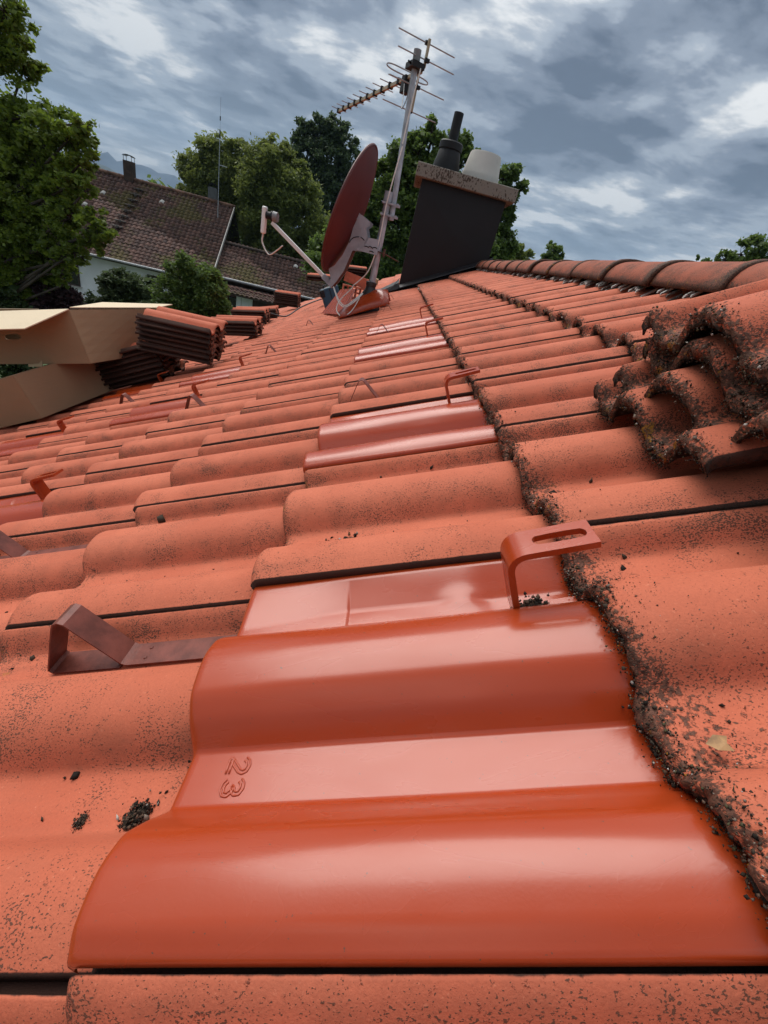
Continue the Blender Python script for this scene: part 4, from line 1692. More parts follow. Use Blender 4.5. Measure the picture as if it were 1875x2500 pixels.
# ------------------------------------------------------------------ cardboard boxes
def card_box(name, label, corners, H, mats, flaps=(), hole=None, deform=None):
    """corners: 4 base corners (world) A(front-right) B(back-right) Cc(back-left) D(front-left); H: list of 4 top corners"""
    A = [np.array(p, float) for p in corners]
    T = [np.array(p, float) for p in H]
    root = empty(name, tuple(A[0]))
    props(root, label, 'box')
    base = Matrix.Translation(tuple(-A[0]))

    def panel(nm, quad, mat, hole=None, thick=0.005):
        b = MB()
        q = quad
        if hole is None:
            n = 6
            vs, fs = [], []
            nn = np.cross(q[1] - q[0], q[3] - q[0])
            nn /= np.linalg.norm(nn)
            r = random.Random(len(nm) + int(abs(q[0][0]) * 100))
            for a in range(n + 1):
                for c in range(n + 1):
                    s, t = c / n, a / n
                    p = (1 - s) * (1 - t) * q[0] + s * (1 - t) * q[1] + s * t * q[2] + (1 - s) * t * q[3]
                    p = p + nn * (0.0035 * math.sin(math.pi * s) * math.sin(math.pi * t) * r.uniform(0.6, 1.2))
                    vs.append(p)
            for a in range(n):
                for c in range(n):
                    i = a * (n + 1) + c
                    fs.append((i, i + 1, i + n + 2, i + n + 1))
            b.add(vs, fs)
        else:
            hs, ht, hw_, hh = hole
            N = 40
            vs, fs = [], []
            outer, inner = [], []
            for k in range(N):
                a = 2 * math.pi * (k + .5) / N
                ca, sa = math.cos(a), math.sin(a)
                r = min((1 - hs if ca > 0 else hs) / max(abs(ca), 1e-6), (1 - ht if sa > 0 else ht) / max(abs(sa), 1e-6))
                outer.append([hs + r * ca, ht + r * sa])
                inner.append([hs + hw_ * math.copysign(abs(ca) ** .7, ca), ht + hh * math.copysign(abs(sa) ** .6, sa)])
            for cxy in ((0, 0), (1, 0), (1, 1), (0, 1)):
                kk = min(range(N), key=lambda z_: (outer[z_][0] - cxy[0]) ** 2 + (outer[z_][1] - cxy[1]) ** 2)
                outer[kk] = list(cxy)

            def P(s, t):
                return (1 - s) * (1 - t) * q[0] + s * (1 - t) * q[1] + s * t * q[2] + (1 - s) * t * q[3]
            vs = [P(*p) for p in outer] + [P(*p) for p in inner]
            for k in range(N):
                fs.append((k, (k + 1) % N, N + (k + 1) % N, N + k))
            b.add(vs, fs)
        o = wchild(b, nm, mat, root, base, False)
        for p in o.data.polygons:
            p.use_smooth = False
        md = o.modifiers.new('board', 'SOLIDIFY')
        md.thickness = thick
        md.offset = 0
        return o
    panel('front_panel', [A[3], A[0], T[0], T[3]], mats[0], hole)
    panel('side_panel', [A[0], A[1], T[1], T[0]], mats[0])
    panel('back_panel', [A[1], A[2], T[2], T[1]], mats[0])
    panel('side_panel', [A[2], A[3], T[3], T[2]], mats[0])
    panel('bottom_panel', [A[0], A[1], A[2], A[3]], mats[0])
    for fl_ in flaps:
        panel('flap', [np.array(p, float) for p in fl_], mats[1])
    return root


def lw(v, u, h):
    return np.array(local_world((v, u, h)))


# lower box, sitting square on the slope
A = lw(-1.885, 2.19, 0.014)
Bp = lw(-1.735, 2.72, 0.014)
D = lw(-2.55, 2.33, 0.014)
Cb = Bp + D - A
nrm = np.array([-SP, 0, CP])
card_box('cardboard_box', 'lower cardboard box, closed, lying on the tiles at the left edge', [A, Bp, Cb, D], [p + nrm * 0.235 for p in (A, Bp, Cb, D)], (M['card'], M['card']),
         flaps=[[A + nrm * .237, Bp + nrm * .237, Bp * .5 + Cb * .5 + nrm * .237, A * .5 + D * .5 + nrm * .237], [D + nrm * .237, A * .5 + D * .5 + nrm * .237, Bp * .5 + Cb * .5 + nrm * .237, Cb + nrm * .237]])
# upper box, open, resting on the lower one and the shaded stack
A = at(221, 887, 2.40)
Bp = at(388, 859, 2.98)
D = at(-330, 890, 2.62)
Cb = Bp + D - A
TA, TB, TD = at(168, 756, 2.44), at(384, 754, 2.99), at(-330, 775, 2.68)
TC = TB + TD - TA
ff = [TD, TA, at(150, 768, 2.36), at(-330, 850, 2.25)]
card_box('cardboard_box', 'upper cardboard box, open, with pale flaps and a hand hole', [A, Bp, Cb, D], [TA, TB, TC, TD], (M['card'], M['card_in']),
         flaps=[[at(-330, 770, 2.68), at(168, 755, 2.44), at(60, 803, 2.24), at(-330, 812, 2.36)],
                [at(170, 751, 2.45), at(384, 751.5, 2.99), at(421, 743.5, 3.22), at(250, 738.5, 3.05)],
                [TC + np.array([0, 0, .004]), TD + np.array([0, 0, .004]), TD * .6 + TA * .4 + np.array([0, .05, .03]), TC * .6 + TB * .4 + np.array([0, -.05, .03])]],
         hole=(0.715, 0.53, 0.036, 0.055))
bx = [o for o in bpy.data.objects if o.get('label', '').startswith('upper cardboard')][0]
b = MB()
q = [at(66, 876, 2.465), at(101, 876, 2.445), at(104, 895, 2.435), at(70, 896, 2.455)]
b.prism(q, (0, 0.004, 0))
wchild(b, 'tape', M['tape'], bx, Matrix.Translation(tuple(-A)))

# ------------------------------------------------------------------ ground and far mountains
def ground_material():
    mt, nt, bs, out = material('meadow')
    t = NT(nt)
    co = t.node('ShaderNodeTexCoord').outputs['Object']
    c = t.mix(t.noise(co, 0.08, 6, 0.6), (0.035, 0.060, 0.018), (0.075, 0.105, 0.030))
    c = t.mix(t.step(t.noise(co, 0.004, 4), 0.5, 0.6), c, (0.020, 0.036, 0.015))
    t.link(c, bs.inputs['Base Color'])
    bs.inputs['Roughness'].default_value = 0.95
    t.link(t.bump(t.noise(co, 3.0, 5), 0.6, 0.08), bs.inputs['Normal'])
    return mt


b = MB()
b.add([(-5200, -1500, 0), (5200, -1500, 0), (5200, 5200, 0), (-5200, 5200, 0)], [(0, 1, 2, 3)])
g = b.build('ground', ground_material(), mw=Matrix.Translation((0, 0, GROUND)))
props(g, kind='structure')


def mountain(name, crest, Y, depth, col, seed):
    """a range with a crest line surveyed against the sky; flanks fall away to both sides with spurs"""
    rng = np.random.default_rng(seed)
    xs = np.array([c[0] for c in crest])
    hs = np.array([c[1] for c in crest])
    n = 120
    X = np.linspace(xs[0], xs[-1], n)
    H = np.interp(X, xs, hs)
    rough = np.interp(X, np.linspace(X[0], X[-1], 70), rng.normal(0, 1, 70)) * 0.012 * (H.max())
    H = np.maximum(H + rough, 2)
    rows = np.linspace(-1, 1, 23)
    vs, fs = [], []
    spur = np.interp(X, np.linspace(X[0], X[-1], 40), rng.normal(0, 1, 40))
    for r in rows:
        k = (1 - abs(r)) ** 1.15
        jag = rng.normal(0, 1, n) * 0.02 + spur * 0.10 * math.sin(math.pi * abs(r))
        for a in range(n):
            vs.append((X[a], Y + r * depth * (1 + 0.15 * spur[a]), GROUND - 1 + (H[a] - GROUND) * max(0, k * (1 + jag[a])) if abs(r) < 1 else GROUND - 3))
    for a in range(len(rows) - 1):
        for c in range(n - 1):
            i = a * n + c
            fs.append((i, i + 1, i + n + 1, i + n))
    mt = simple(name + '_rock', col, 0.95, 0.3, 0.004, bump=6.0, bscale=0.02)
    o = obj(name, mesh(name, vs, fs, mt, True))
    props(o, kind='structure')
    return o


def crest_at(pts, Y):
    out = []
    for x, y in pts:
        p = at(x, y, Y)
        out.append((p[0], p[2]))
    return out


cr = crest_at([(60, 355), (110, 345), (150, 372), (164, 382), (205, 380), (245, 375), (258, 367), (272, 382), (287, 394), (299, 388), (345, 405), (391, 420), (410, 417), (427, 429), (449, 443), (520, 470), (600, 500)], 4000)
cr = [(-4600, 380)] + [(-4200, 500), (-3700, 420)] + [c for c in cr if c[0] > -3500] + [(cr[-1][0] + 700, 90), (cr[-1][0] + 1500, 60), (cr[-1][0] + 2600, 120), (cr[-1][0] + 3900, 60)]
mountain('mountain', cr, 4000, 620, (0.035, 0.045, 0.055), 5)
cr = crest_at([(40, 318), (110, 340), (160, 385), (215, 396), (247, 402), (273, 424), (300, 444), (360, 462)], 2200)
cr = [(-2900, 260), (-2200, 320)] + [c for c in cr if c[0] > -2150] + [(cr[-1][0] + 500, 4), (cr[-1][0] + 900, 2)]
mountain('wooded_hill', cr, 2200, 480, (0.030, 0.046, 0.026), 9)


# ------------------------------------------------------------------ neighbouring house
def old_tile_material():
    mt, nt, bs, out = material('old_brown_tile')
    t = NT(nt)
    pos = t.node('ShaderNodeNewGeometry').outputs['Position']
    lv = t.node('ShaderNodeAttribute', attribute_name='leaf').outputs['Fac']
    rn = t.m('FRACT', t.m('ADD', lv, t.node('ShaderNodeObjectInfo').outputs['Random']))
    c = t.mix(rn, (0.048, 0.027, 0.022), (0.115, 0.060, 0.046))
    c = t.mix(t.step(t.noise(pos, 0.6, 4), 0.5, 0.7, 0.0, 0.55), c, (0.060, 0.034, 0.030))
    ms = t.step(t.m('ADD', t.noise(pos, 0.35, 3), t.m('MULTIPLY', t.noise(pos, 5.0, 4), 0.35)), 0.70, 0.80)
    c = t.mix(t.m('MULTIPLY', ms, 0.75), c, (0.070, 0.062, 0.014))
    c = t.mix(t.step(rn, 0.9935, 0.995), c, (0.50, 0.48, 0.45))
    t.link(c, bs.inputs['Base Color'])
    bs.inputs['Roughness'].default_value = 0.85
    bs.inputs['Specular IOR Level'].default_value = 0.3
    t.link(t.bump(t.noise(pos, 30.0, 4), 0.5, 0.01), bs.inputs['Normal'])
    return mt


M['brown_tile'] = old_tile_material()
M['white_wall'] = simple('white_render', (0.66, 0.68, 0.70), 0.9, 0.05, 0.6, bump=0.004, bscale=20)
M['dark_wood'] = simple('dark_timber', (0.045, 0.026, 0.018), 0.8, 0.2, 3.0)
M['red_wood'] = simple('red_brown_boards', (0.085, 0.026, 0.018), 0.75, 0.15, 3.0)
M['window_dark'] = simple('dark_pane', (0.012, 0.012, 0.013), 0.12, 0.05, 2.0)
M['barge'] = simple('pale_barge_board', (0.42, 0.40, 0.37), 0.7, 0.08, 3.0)
M['gutter'] = simple('zinc_gutter', (0.25, 0.26, 0.27), 0.5, 0.1, 3.0, metal=0.4)

HA = math.radians(8.0)
HD = np.array([math.cos(HA), math.sin(HA), 0.0])
HP = np.array([-math.sin(HA), math.cos(HA), 0.0])


def h5(x, y):
    return 80 + x / 4.15, 350 + y / 4.15


def h6(x, y):
    return 440 + x / 3.95, 250 + y / 3.95


def on_perp(px, off, E):              # bearing onto the upright plane parallel to the house front
    d = bearing(*px)
    return CAM + d * ((off - (CAM - E) @ HP) / (d @ HP))


EV = atz(*h6(285, 1725), CAM[2] - 4.0)
d = bearing(*h6(518, 1010))
RG = CAM + d * (((EV - CAM) @ HD) / (d @ HD))
house = empty('neighbouring_house', (EV[0], EV[1], GROUND), HA)
props(house, 'long white farmhouse with a brown mossy tiled roof behind the oak', 'house')
HM = house.matrix_world.copy()
bpy.context.view_layer.update()
HINV = (Matrix.Translation((EV[0], EV[1], GROUND)) @ Matrix.Rotation(HA, 4, 'Z')).inverted()


def hbuild(b, name, mat, parent, inv, smooth=False):
    o = b.build(name, mat, parent, smooth)
    if parent.parent is None:
        o.matrix_local = inv
    return o


ft_s = np.array([0, .14, .30, .5, .70, .86, 1.0])
ft_h = np.array([-.030, -.018, .026, .044, .026, -.018, -.030])


def far_tile_mesh():
    w, L = 0.30, 0.42
    vs = []
    for x, dz in ((0.0, -.05), (0.0, 0.0), (L, -0.05)):
        for s, h in zip(ft_s, ft_h):
            vs.append((x, s * w, h + dz))
    n = len(ft_s)
    fs = []
    for a in range(2):
        for c in range(n - 1):
            i = a * n + c
            fs.append((i, i + n, i + n + 1, i + 1))
    return np.array(vs), np.array(fs)


FTV, FTF = far_tile_mesh()
FAR_TILE = mesh('far_tile', FTV, FTF, M['brown_tile'], False)


def tiled_plane(root, inv, eave_right, eave_dir, up, rows, cols, limit, tri=None, seed=1):
    """courses of tiles from the eave up; x of a tile runs up the slope, y runs back along the eave (to the left)"""
    rng = np.random.default_rng(seed)
    up = up / np.linalg.norm(up)
    left = -eave_dir
    nn = np.cross(up, left)
    R = np.stack([up, left, nn], 1)
    if nn[2] < 0:
        R = np.stack([up, left, -nn], 1)
    cell = []
    for r in range(rows):
        for c in range(cols):
            if tri and not tri(r, c):
                continue
            p = eave_right + up * (r * 0.335) + left * (c * 0.30)
            q = RW @ (p - CAM)
            x, y = 937.5 + FPX * q[0] / q[2], 1250 + FPX * q[1] / q[2]
            score = -q[2] if (60 < x < 1000 and y > 0) else -1e6
            if x < 300 and y > 380 + 0.267 * x and x < 230:
                score -= 40
            cell.append((score, p))
    cell.sort(key=lambda e: -e[0])
    vv, ff, aa = [], [], []
    for k, (s_, p) in enumerate(cell):
        jit = rng.normal(0, 0.006, 3)
        if k < limit:
            o = obj('roof_tile', FAR_TILE, root)
            m4 = Matrix.Identity(4)
            for a in range(3):
                for c in range(3):
                    m4[a][c] = R[a][c]
                m4[a][3] = p[a] + jit[a]
            o.matrix_local = inv @ m4
        else:
            ff.append(FTF + len(vv) * len(FTV))
            vv.append(FTV @ R.T + p + jit)
            aa.append(np.full(len(FTV), rng.random()))
    if vv:
        me = mesh_np('roof_tile_field', np.vstack(vv), np.vstack(ff), M['brown_tile'])
        attr(me, 'leaf', np.concatenate(aa))
        o = obj('roof_tile_field', me, root)
        o.matrix_local = inv
        props(o, kind='stuff')


UPV = RG - EV
SL = np.linalg.norm(UPV)
LEN = 17.0
tiled_plane(house, HINV, EV, HD, UPV, int(SL / 0.335) + 1, int(LEN / 0.30), 290, seed=3)
nrmh = np.cross(UPV / SL, -HD)
nrmh = nrmh * (1 if nrmh[2] > 0 else -1)
b = MB()
e0, e1, r0, r1 = EV - nrmh * .06, EV - HD * LEN - nrmh * .06, RG - nrmh * .06, RG - HD * LEN - nrmh * .06
bk = HP * (2 * ((RG - EV) @ HP))
b.prism([e0, r0, EV + bk - nrmh * 0.06, EV + bk - np.array([0, 0, .2]), r0 - np.array([0, 0, .2]), e0 - np.array([0, 0, .15])], -HD * LEN)
hbuild(b, 'roof_deck', M['dark_wood'], house, HINV)
b = MB()
for k in range(int(LEN / 0.36)):
    c = RG - HD * (0.1 + k * 0.36)
    b.tube([c + HD * .2 + np.array([0, 0, .02]), c - HD * .2 + np.array([0, 0, .035])], [0.12, 0.13], 10, True)
o = hbuild(b, 'ridge_cap', simple('brown_ridge', (0.145, 0.075, 0.05), .9, .3, 2.0), house, HINV)
props(o, kind='stuff')
b = MB()
w0 = EV + HP * 0.75 - HD * 0.9
wz = EV[2] + 0.28
wd = ((RG - EV) @ HP) * 2 - 1.5
wall = [w0, w0 - HD * (LEN - 1.6), w0 - HD * (LEN - 1.6) + HP * wd, w0 + HP * wd]
b.hexa([np.array([p[0], p[1], GROUND]) for p in wall] + [np.array([p[0], p[1], wz]) for p in wall])
hbuild(b, 'wall', M['white_wall'], house, HINV)
# gable: dark boarded triangle under the overhang
b = MB()
g0 = w0 + HD * 0.02 + np.array([0, 0, wz - w0[2]])
g1 = g0 + HP * wd
gt = RG - HD * 0.85 - np.array([0, 0, .45])
b.prism([g0, g1, gt], HD * 0.05)
hbuild(b, 'gable_boards', M['dark_wood'], house, HINV)
b = MB()
for s_ in (0,):
    b.prism([EV + HD * .02 - nrmh * .16, RG + HD * .02 - nrmh * .16, RG + HD * .02 + nrmh * .07, EV + HD * .02 + nrmh * .07], HD * 0.05)
hbuild(b, 'barge_board', M['barge'], house, HINV)
b = MB()
b.tube([EV - HP * .08 - np.array([0, 0, .06]), EV - HD * LEN - HP * .08 - np.array([0, 0, .06])], 0.075, 10)
hbuild(b, 'gutter', M['gutter'], house, HINV)


def on_wall(px):
    return on_perp(px, 0.75, EV)


def hwindow(p_a, p_b, p_c, p_d, frame_mat, name='window'):
    q = [on_wall(p) - HP * 0.03 for p in (p_a, p_b, p_c, p_d)]
    cx = (q[0] + q[1] + q[2] + q[3]) / 4
    wdt = abs((q[1] - q[0]) @ HD)
    hgt = abs(q[0][2] - q[3][2])
    ax = np.array([HD, HP, [0, 0, 1.0]])
    b = MB()
    t_ = 0.07
    b.box(cx + HD * (wdt / 2), (t_, .10, hgt + t_), ax)
    b.box(cx - HD * (wdt / 2), (t_, .10, hgt + t_), ax)
    b.box(cx + np.array([0, 0, hgt / 2]), (wdt - t_, .10, t_), ax)
    b.box(cx - np.array([0, 0, hgt / 2]), (wdt - t_, .10, t_), ax)
    w = hbuild(b, name, frame_mat, house, HINV)
    b = MB()
    b.box(cx + HP * 0.01, (wdt - t_, .02, hgt - t_), ax)
    b.build('pane', M['window_dark'], w)
    b = MB()
    b.box(cx - np.array([0, 0, hgt / 2 + .07]) - HP * .05, (wdt + .25, .2, .05), ax)
    b.build('sill', M['barge'], w)


hwindow(h5(285, 1160), h5(455, 1200), h5(480, 1440), h5(310, 1410), M['dark_wood'])
hwindow(h5(1165, 1335), h5(1300, 1365), h5(1310, 1560), h5(1180, 1540), M['dark_wood'])
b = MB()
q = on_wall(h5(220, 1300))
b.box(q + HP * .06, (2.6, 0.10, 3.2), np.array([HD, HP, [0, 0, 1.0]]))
hbuild(b, 'shaded_bay', simple('shaded_render', (0.30, 0.32, 0.34), .9, .06), house, HINV)  # the bay's shade is put into its render colour, greyer than the wall
# chimneys
rd = on_perp(h5(985, 350), (RG - EV) @ HP, EV)
b = MB()
b.box(rd + np.array([0, 0, .38]), (0.60, 0.60, 1.15), np.array([HD, HP, [0, 0, 1.0]]))
cst = hbuild(b, 'chimney_stack', M['dark_wood'], house, HINV)
b = MB()
for k in range(9):
    a = (k / 8 - .5) * 1.5
    b.box(rd + HD * (a * .38) + np.array([0, 0, 1.30 - .16 * a * a]), (0.10, 0.62, 0.025), np.array([HD, HP, [0, 0, 1.0]]))
for sx in (-.26, .26):
    for sy in (-.26, .26):
        b.tube([rd + HD * sx + HP * sy + np.array([0, 0, .95]), rd + HD * sx + HP * sy + np.array([0, 0, 1.28])], 0.018, 6)
b.build('chimney_hood', M['black_plastic'], cst)
rd = on_perp(h6(318, 940), (RG - EV) @ HP + .3, EV)
b = MB()
b.box(rd + np.array([0, 0, .25]), (0.62, 0.62, 1.0), np.array([HD, HP, [0, 0, 1.0]]))
cst = hbuild(b, 'chimney_stack', simple('grey_sheet', (0.075, 0.08, 0.085), .5, .1), house, HINV)
b = MB()
for k in range(9):
    a = (k / 8 - .5) * 2
    b.box(rd + HD * (a * .34) + np.array([0, 0, 0.98 - .22 * a * a]), (0.11, 0.7, 0.03), np.array([HD, HP, [0, 0, 1.0]]))
b.build('chimney_hood', M['black_plastic'], cst)
# roof steps up to the chimney
for k in range(8):
    tt = k / 7
    px = h5(1075 - 215 * tt, 470 + 375 * tt)
    d = bearing(*px)
    t_ = ((EV + nrmh * .06 - CAM) @ nrmh) / (d @ nrmh)
    c = CAM + d * t_
    b = MB()
    b.box(c + nrmh * .05, (0.62, 0.26, 0.05), np.array([HD, HP, [0, 0, 1.0]]))
    b.box(c + nrmh * .02 - HP * .06, (0.06, 0.2, 0.16), np.array([HD, HP, [0, 0, 1.0]]))
    hbuild(b, 'roof_step', simple('step_%d' % k, (0.10, 0.085, 0.075), .8, .2), house, HINV)

# whip aerial on the neighbour's roof
d = bearing(*h6(362, 1110))
base = CAM + d * (((EV + nrmh * .05 - CAM) @ nrmh) / (d @ nrmh))
wa = empty('whip_aerial', tuple(base))
props(wa, 'thin whip aerial on a pole rising from the neighbouring roof', 'aerial')
WI = Matrix.Translation(tuple(-base))
ztop = lambda px: at(px[0], px[1], base[1])[2]
z1, z2, z3 = ztop(h6(364, 340)), ztop(h6(366, 150)), ztop(h6(368, -60))
b = MB()
b.tube([base, (base[0], base[1], z1)], 0.022, 8)
b.tube([(base[0], base[1], ztop(h6(364, 600))), (base[0] + .55, base[1], ztop(h6(364, 600)) - .02)], 0.025, 6)
wchild(b, 'pole', M['galv'], wa, WI, True)
b = MB()
b.tube([(base[0], base[1], z1), (base[0], base[1], z1 + .45)], [0.05, .035], 8)
b.tube([(base[0], base[1], z1 + .4), (base[0], base[1], z3)], 0.005, 6)
b.tube([(base[0], base[1], z2 - .1), (base[0], base[1], z2 + .12)], 0.035, 6)
wchild(b, 'whip', M['black_plastic'], wa, WI, True)

# ---- lower wing to the right of the farmhouse
ar0 = on_perp(h6(420, 1345), 4.2, EV)
ar1 = on_perp(h6(1330, 1590), 4.2, EV)
ag0 = on_perp(h6(300, 1675), 1.0, EV)
ag1 = on_perp(h6(1330, 1900), 1.0, EV)
wing = empty('house_wing', (ag1[0], ag1[1], GROUND), HA)
props(wing, 'low wing of the farmhouse with brown tiles and a zinc gutter behind the dish arm', 'house')
WINV = (Matrix.Translation((ag1[0], ag1[1], GROUND)) @ Matrix.Rotation(HA, 4, 'Z')).inverted()
gz = (ag0[2] + ag1[2]) / 2
rz = (ar0[2] + ar1[2]) / 2
xr = max(ar1 @ HD, ag1 @ HD) + 3.0
xl = EV @ HD - 2.0


def hpt(x, off, z):                   # point from house-axis coordinates
    o_ = HD * x + HP * (EV @ HP + off)
    return np.array([o_[0], o_[1], z])


gut = hpt(xr, 1.0, gz)
rid = hpt(xr, 4.2, rz)
upw = rid - gut
tiled_plane(wing, WINV, gut, HD, upw, int(np.linalg.norm(upw) / .335) + 1, int((xr - xl) / .30), 200, seed=8)
nw = np.cross(upw / np.linalg.norm(upw), -HD)
nw *= 1 if nw[2] > 0 else -1
b = MB()
b.prism([gut - nw * .06, rid - nw * .06, hpt(xr, 7.4, gz) - nw * .06, hpt(xr, 7.4, gz - .2), rid - nw * .3, gut - nw * .25], -HD * (xr - xl))
hbuild(b, 'roof_deck', M['dark_wood'], wing, WINV)
b = MB()
b.tube([rid + np.array([0, 0, .03]), rid - HD * (xr - xl) + np.array([0, 0, .03])], 0.11, 10)
hbuild(b, 'ridge_cap', M['dark_wood'], wing, WINV)
b = MB()
b.tube([gut - HP * .08, gut - HD * (xr - xl - 1.8) - HP * .08], 0.085, 10)
hbuild(b, 'gutter', M['gutter'], wing, WINV)
# porch roof below the gutter
pe0 = on_perp(h6(345, 1800), -0.6, EV)
pz = pe0[2]
pxr = on_perp(h6(1150, 1965), -0.6, EV) @ HD
peR = hpt(pxr, -0.6, pz)
ptR = hpt(pxr, 0.95, gz - 0.25)
upp = ptR - peR
tiled_plane(wing, WINV, peR, HD, upp, max(3, int(np.linalg.norm(upp) / .335)), int((pxr - xl) / .30), 90, seed=12)
npn = np.cross(upp / np.linalg.norm(upp), -HD)
npn *= 1 if npn[2] > 0 else -1
b = MB()
b.prism([peR - npn * .05, ptR - npn * .05, ptR - npn * .2, peR - npn * .15], -HD * (pxr - xl))
hbuild(b, 'porch_deck', M['dark_wood'], wing, WINV)
b = MB()
p = [hpt(xl + .5, 0.3, 0), hpt(xr - .8, 0.3, 0), hpt(xr - .8, 6.8, 0), hpt(xl + .5, 6.8, 0)]
b.hexa([np.array([q[0], q[1], GROUND]) for q in p] + [np.array([q[0], q[1], gz - .35 if k < 2 else gz - .2]) for k, q in enumerate(p)])
hbuild(b, 'wall', M['red_wood'], wing, WINV)
ax = np.array([HD, HP, [0, 0, 1.0]])


def wing_panel(name, pa, pb, mat, th=0.06):
    a, c = on_perp(h6(*pa), 0.24, EV), on_perp(h6(*pb), 0.24, EV)
    zt = max(a[2], c[2])
    b = MB()
    wdt = (c - a) @ HD
    zb = GROUND + 0.4
    ctr = (a + c) / 2
    ctr[2] = (zt + zb) / 2
    b.box(ctr, (wdt, th, zt - zb), ax)
    return hbuild(b, name, mat, wing, WINV)


wing_panel('white_post', (545, 1855), (590, 1870), M['white_wall'], 0.12)
wing_panel('white_wall', (595, 1860), (700, 1890), M['white_wall'], 0.10)
wing_panel('window', (470, 1870), (545, 1890), M['window_dark'], 0.08)
wing_panel('dark_opening', (705, 1895), (830, 1920), M['dark_wood'], 0.08)
wing_panel('dark_frame', (345, 1840), (370, 1850), M['dark_wood'], 0.10)


# ------------------------------------------------------------------ trees and shrubs
M['bark'] = simple('bark', (0.055, 0.042, 0.032), 0.9, 0.25, 4.0, bump=0.02, bscale=12)
M['oak'] = leaf_material('oak_leaf', (0.045, 0.080, 0.010), (0.210, 0.285, 0.034), 0.45)
M['birch'] = leaf_material('birch_leaf', (0.060, 0.090, 0.020), (0.230, 0.270, 0.060), 0.45)
M['poplar'] = leaf_material('poplar_leaf', (0.024, 0.044, 0.018), (0.105, 0.155, 0.060), 0.35)
M['maple'] = leaf_material('maple_leaf', (0.032, 0.062, 0.015), (0.160, 0.235, 0.048), 0.42)
M['thuja'] = leaf_material('thuja_spray', (0.030, 0.062, 0.015), (0.155, 0.230, 0.048), 0.38)
M['spruce'] = leaf_material('fir_spray', (0.036, 0.062, 0.026), (0.120, 0.165, 0.066), 0.3)
M['copper'] = leaf_material('copper_leaf', (0.020, 0.011, 0.013), (0.075, 0.040, 0.045), 0.2)
M['laurel'] = leaf_material('hedge_leaf', (0.020, 0.042, 0.012), (0.075, 0.120, 0.035), 0.25)


def lobe(xd, yd, rd_, Y, dy=0.0):
    """a rounded mass of foliage: bearing in the 1659-wide view, apparent radius, distance"""
    c = atd(xd, yd, Y + dy)
    depth = float((RW @ (c - CAM))[2])
    return c, rd_ / 0.8848 * depth / FPX


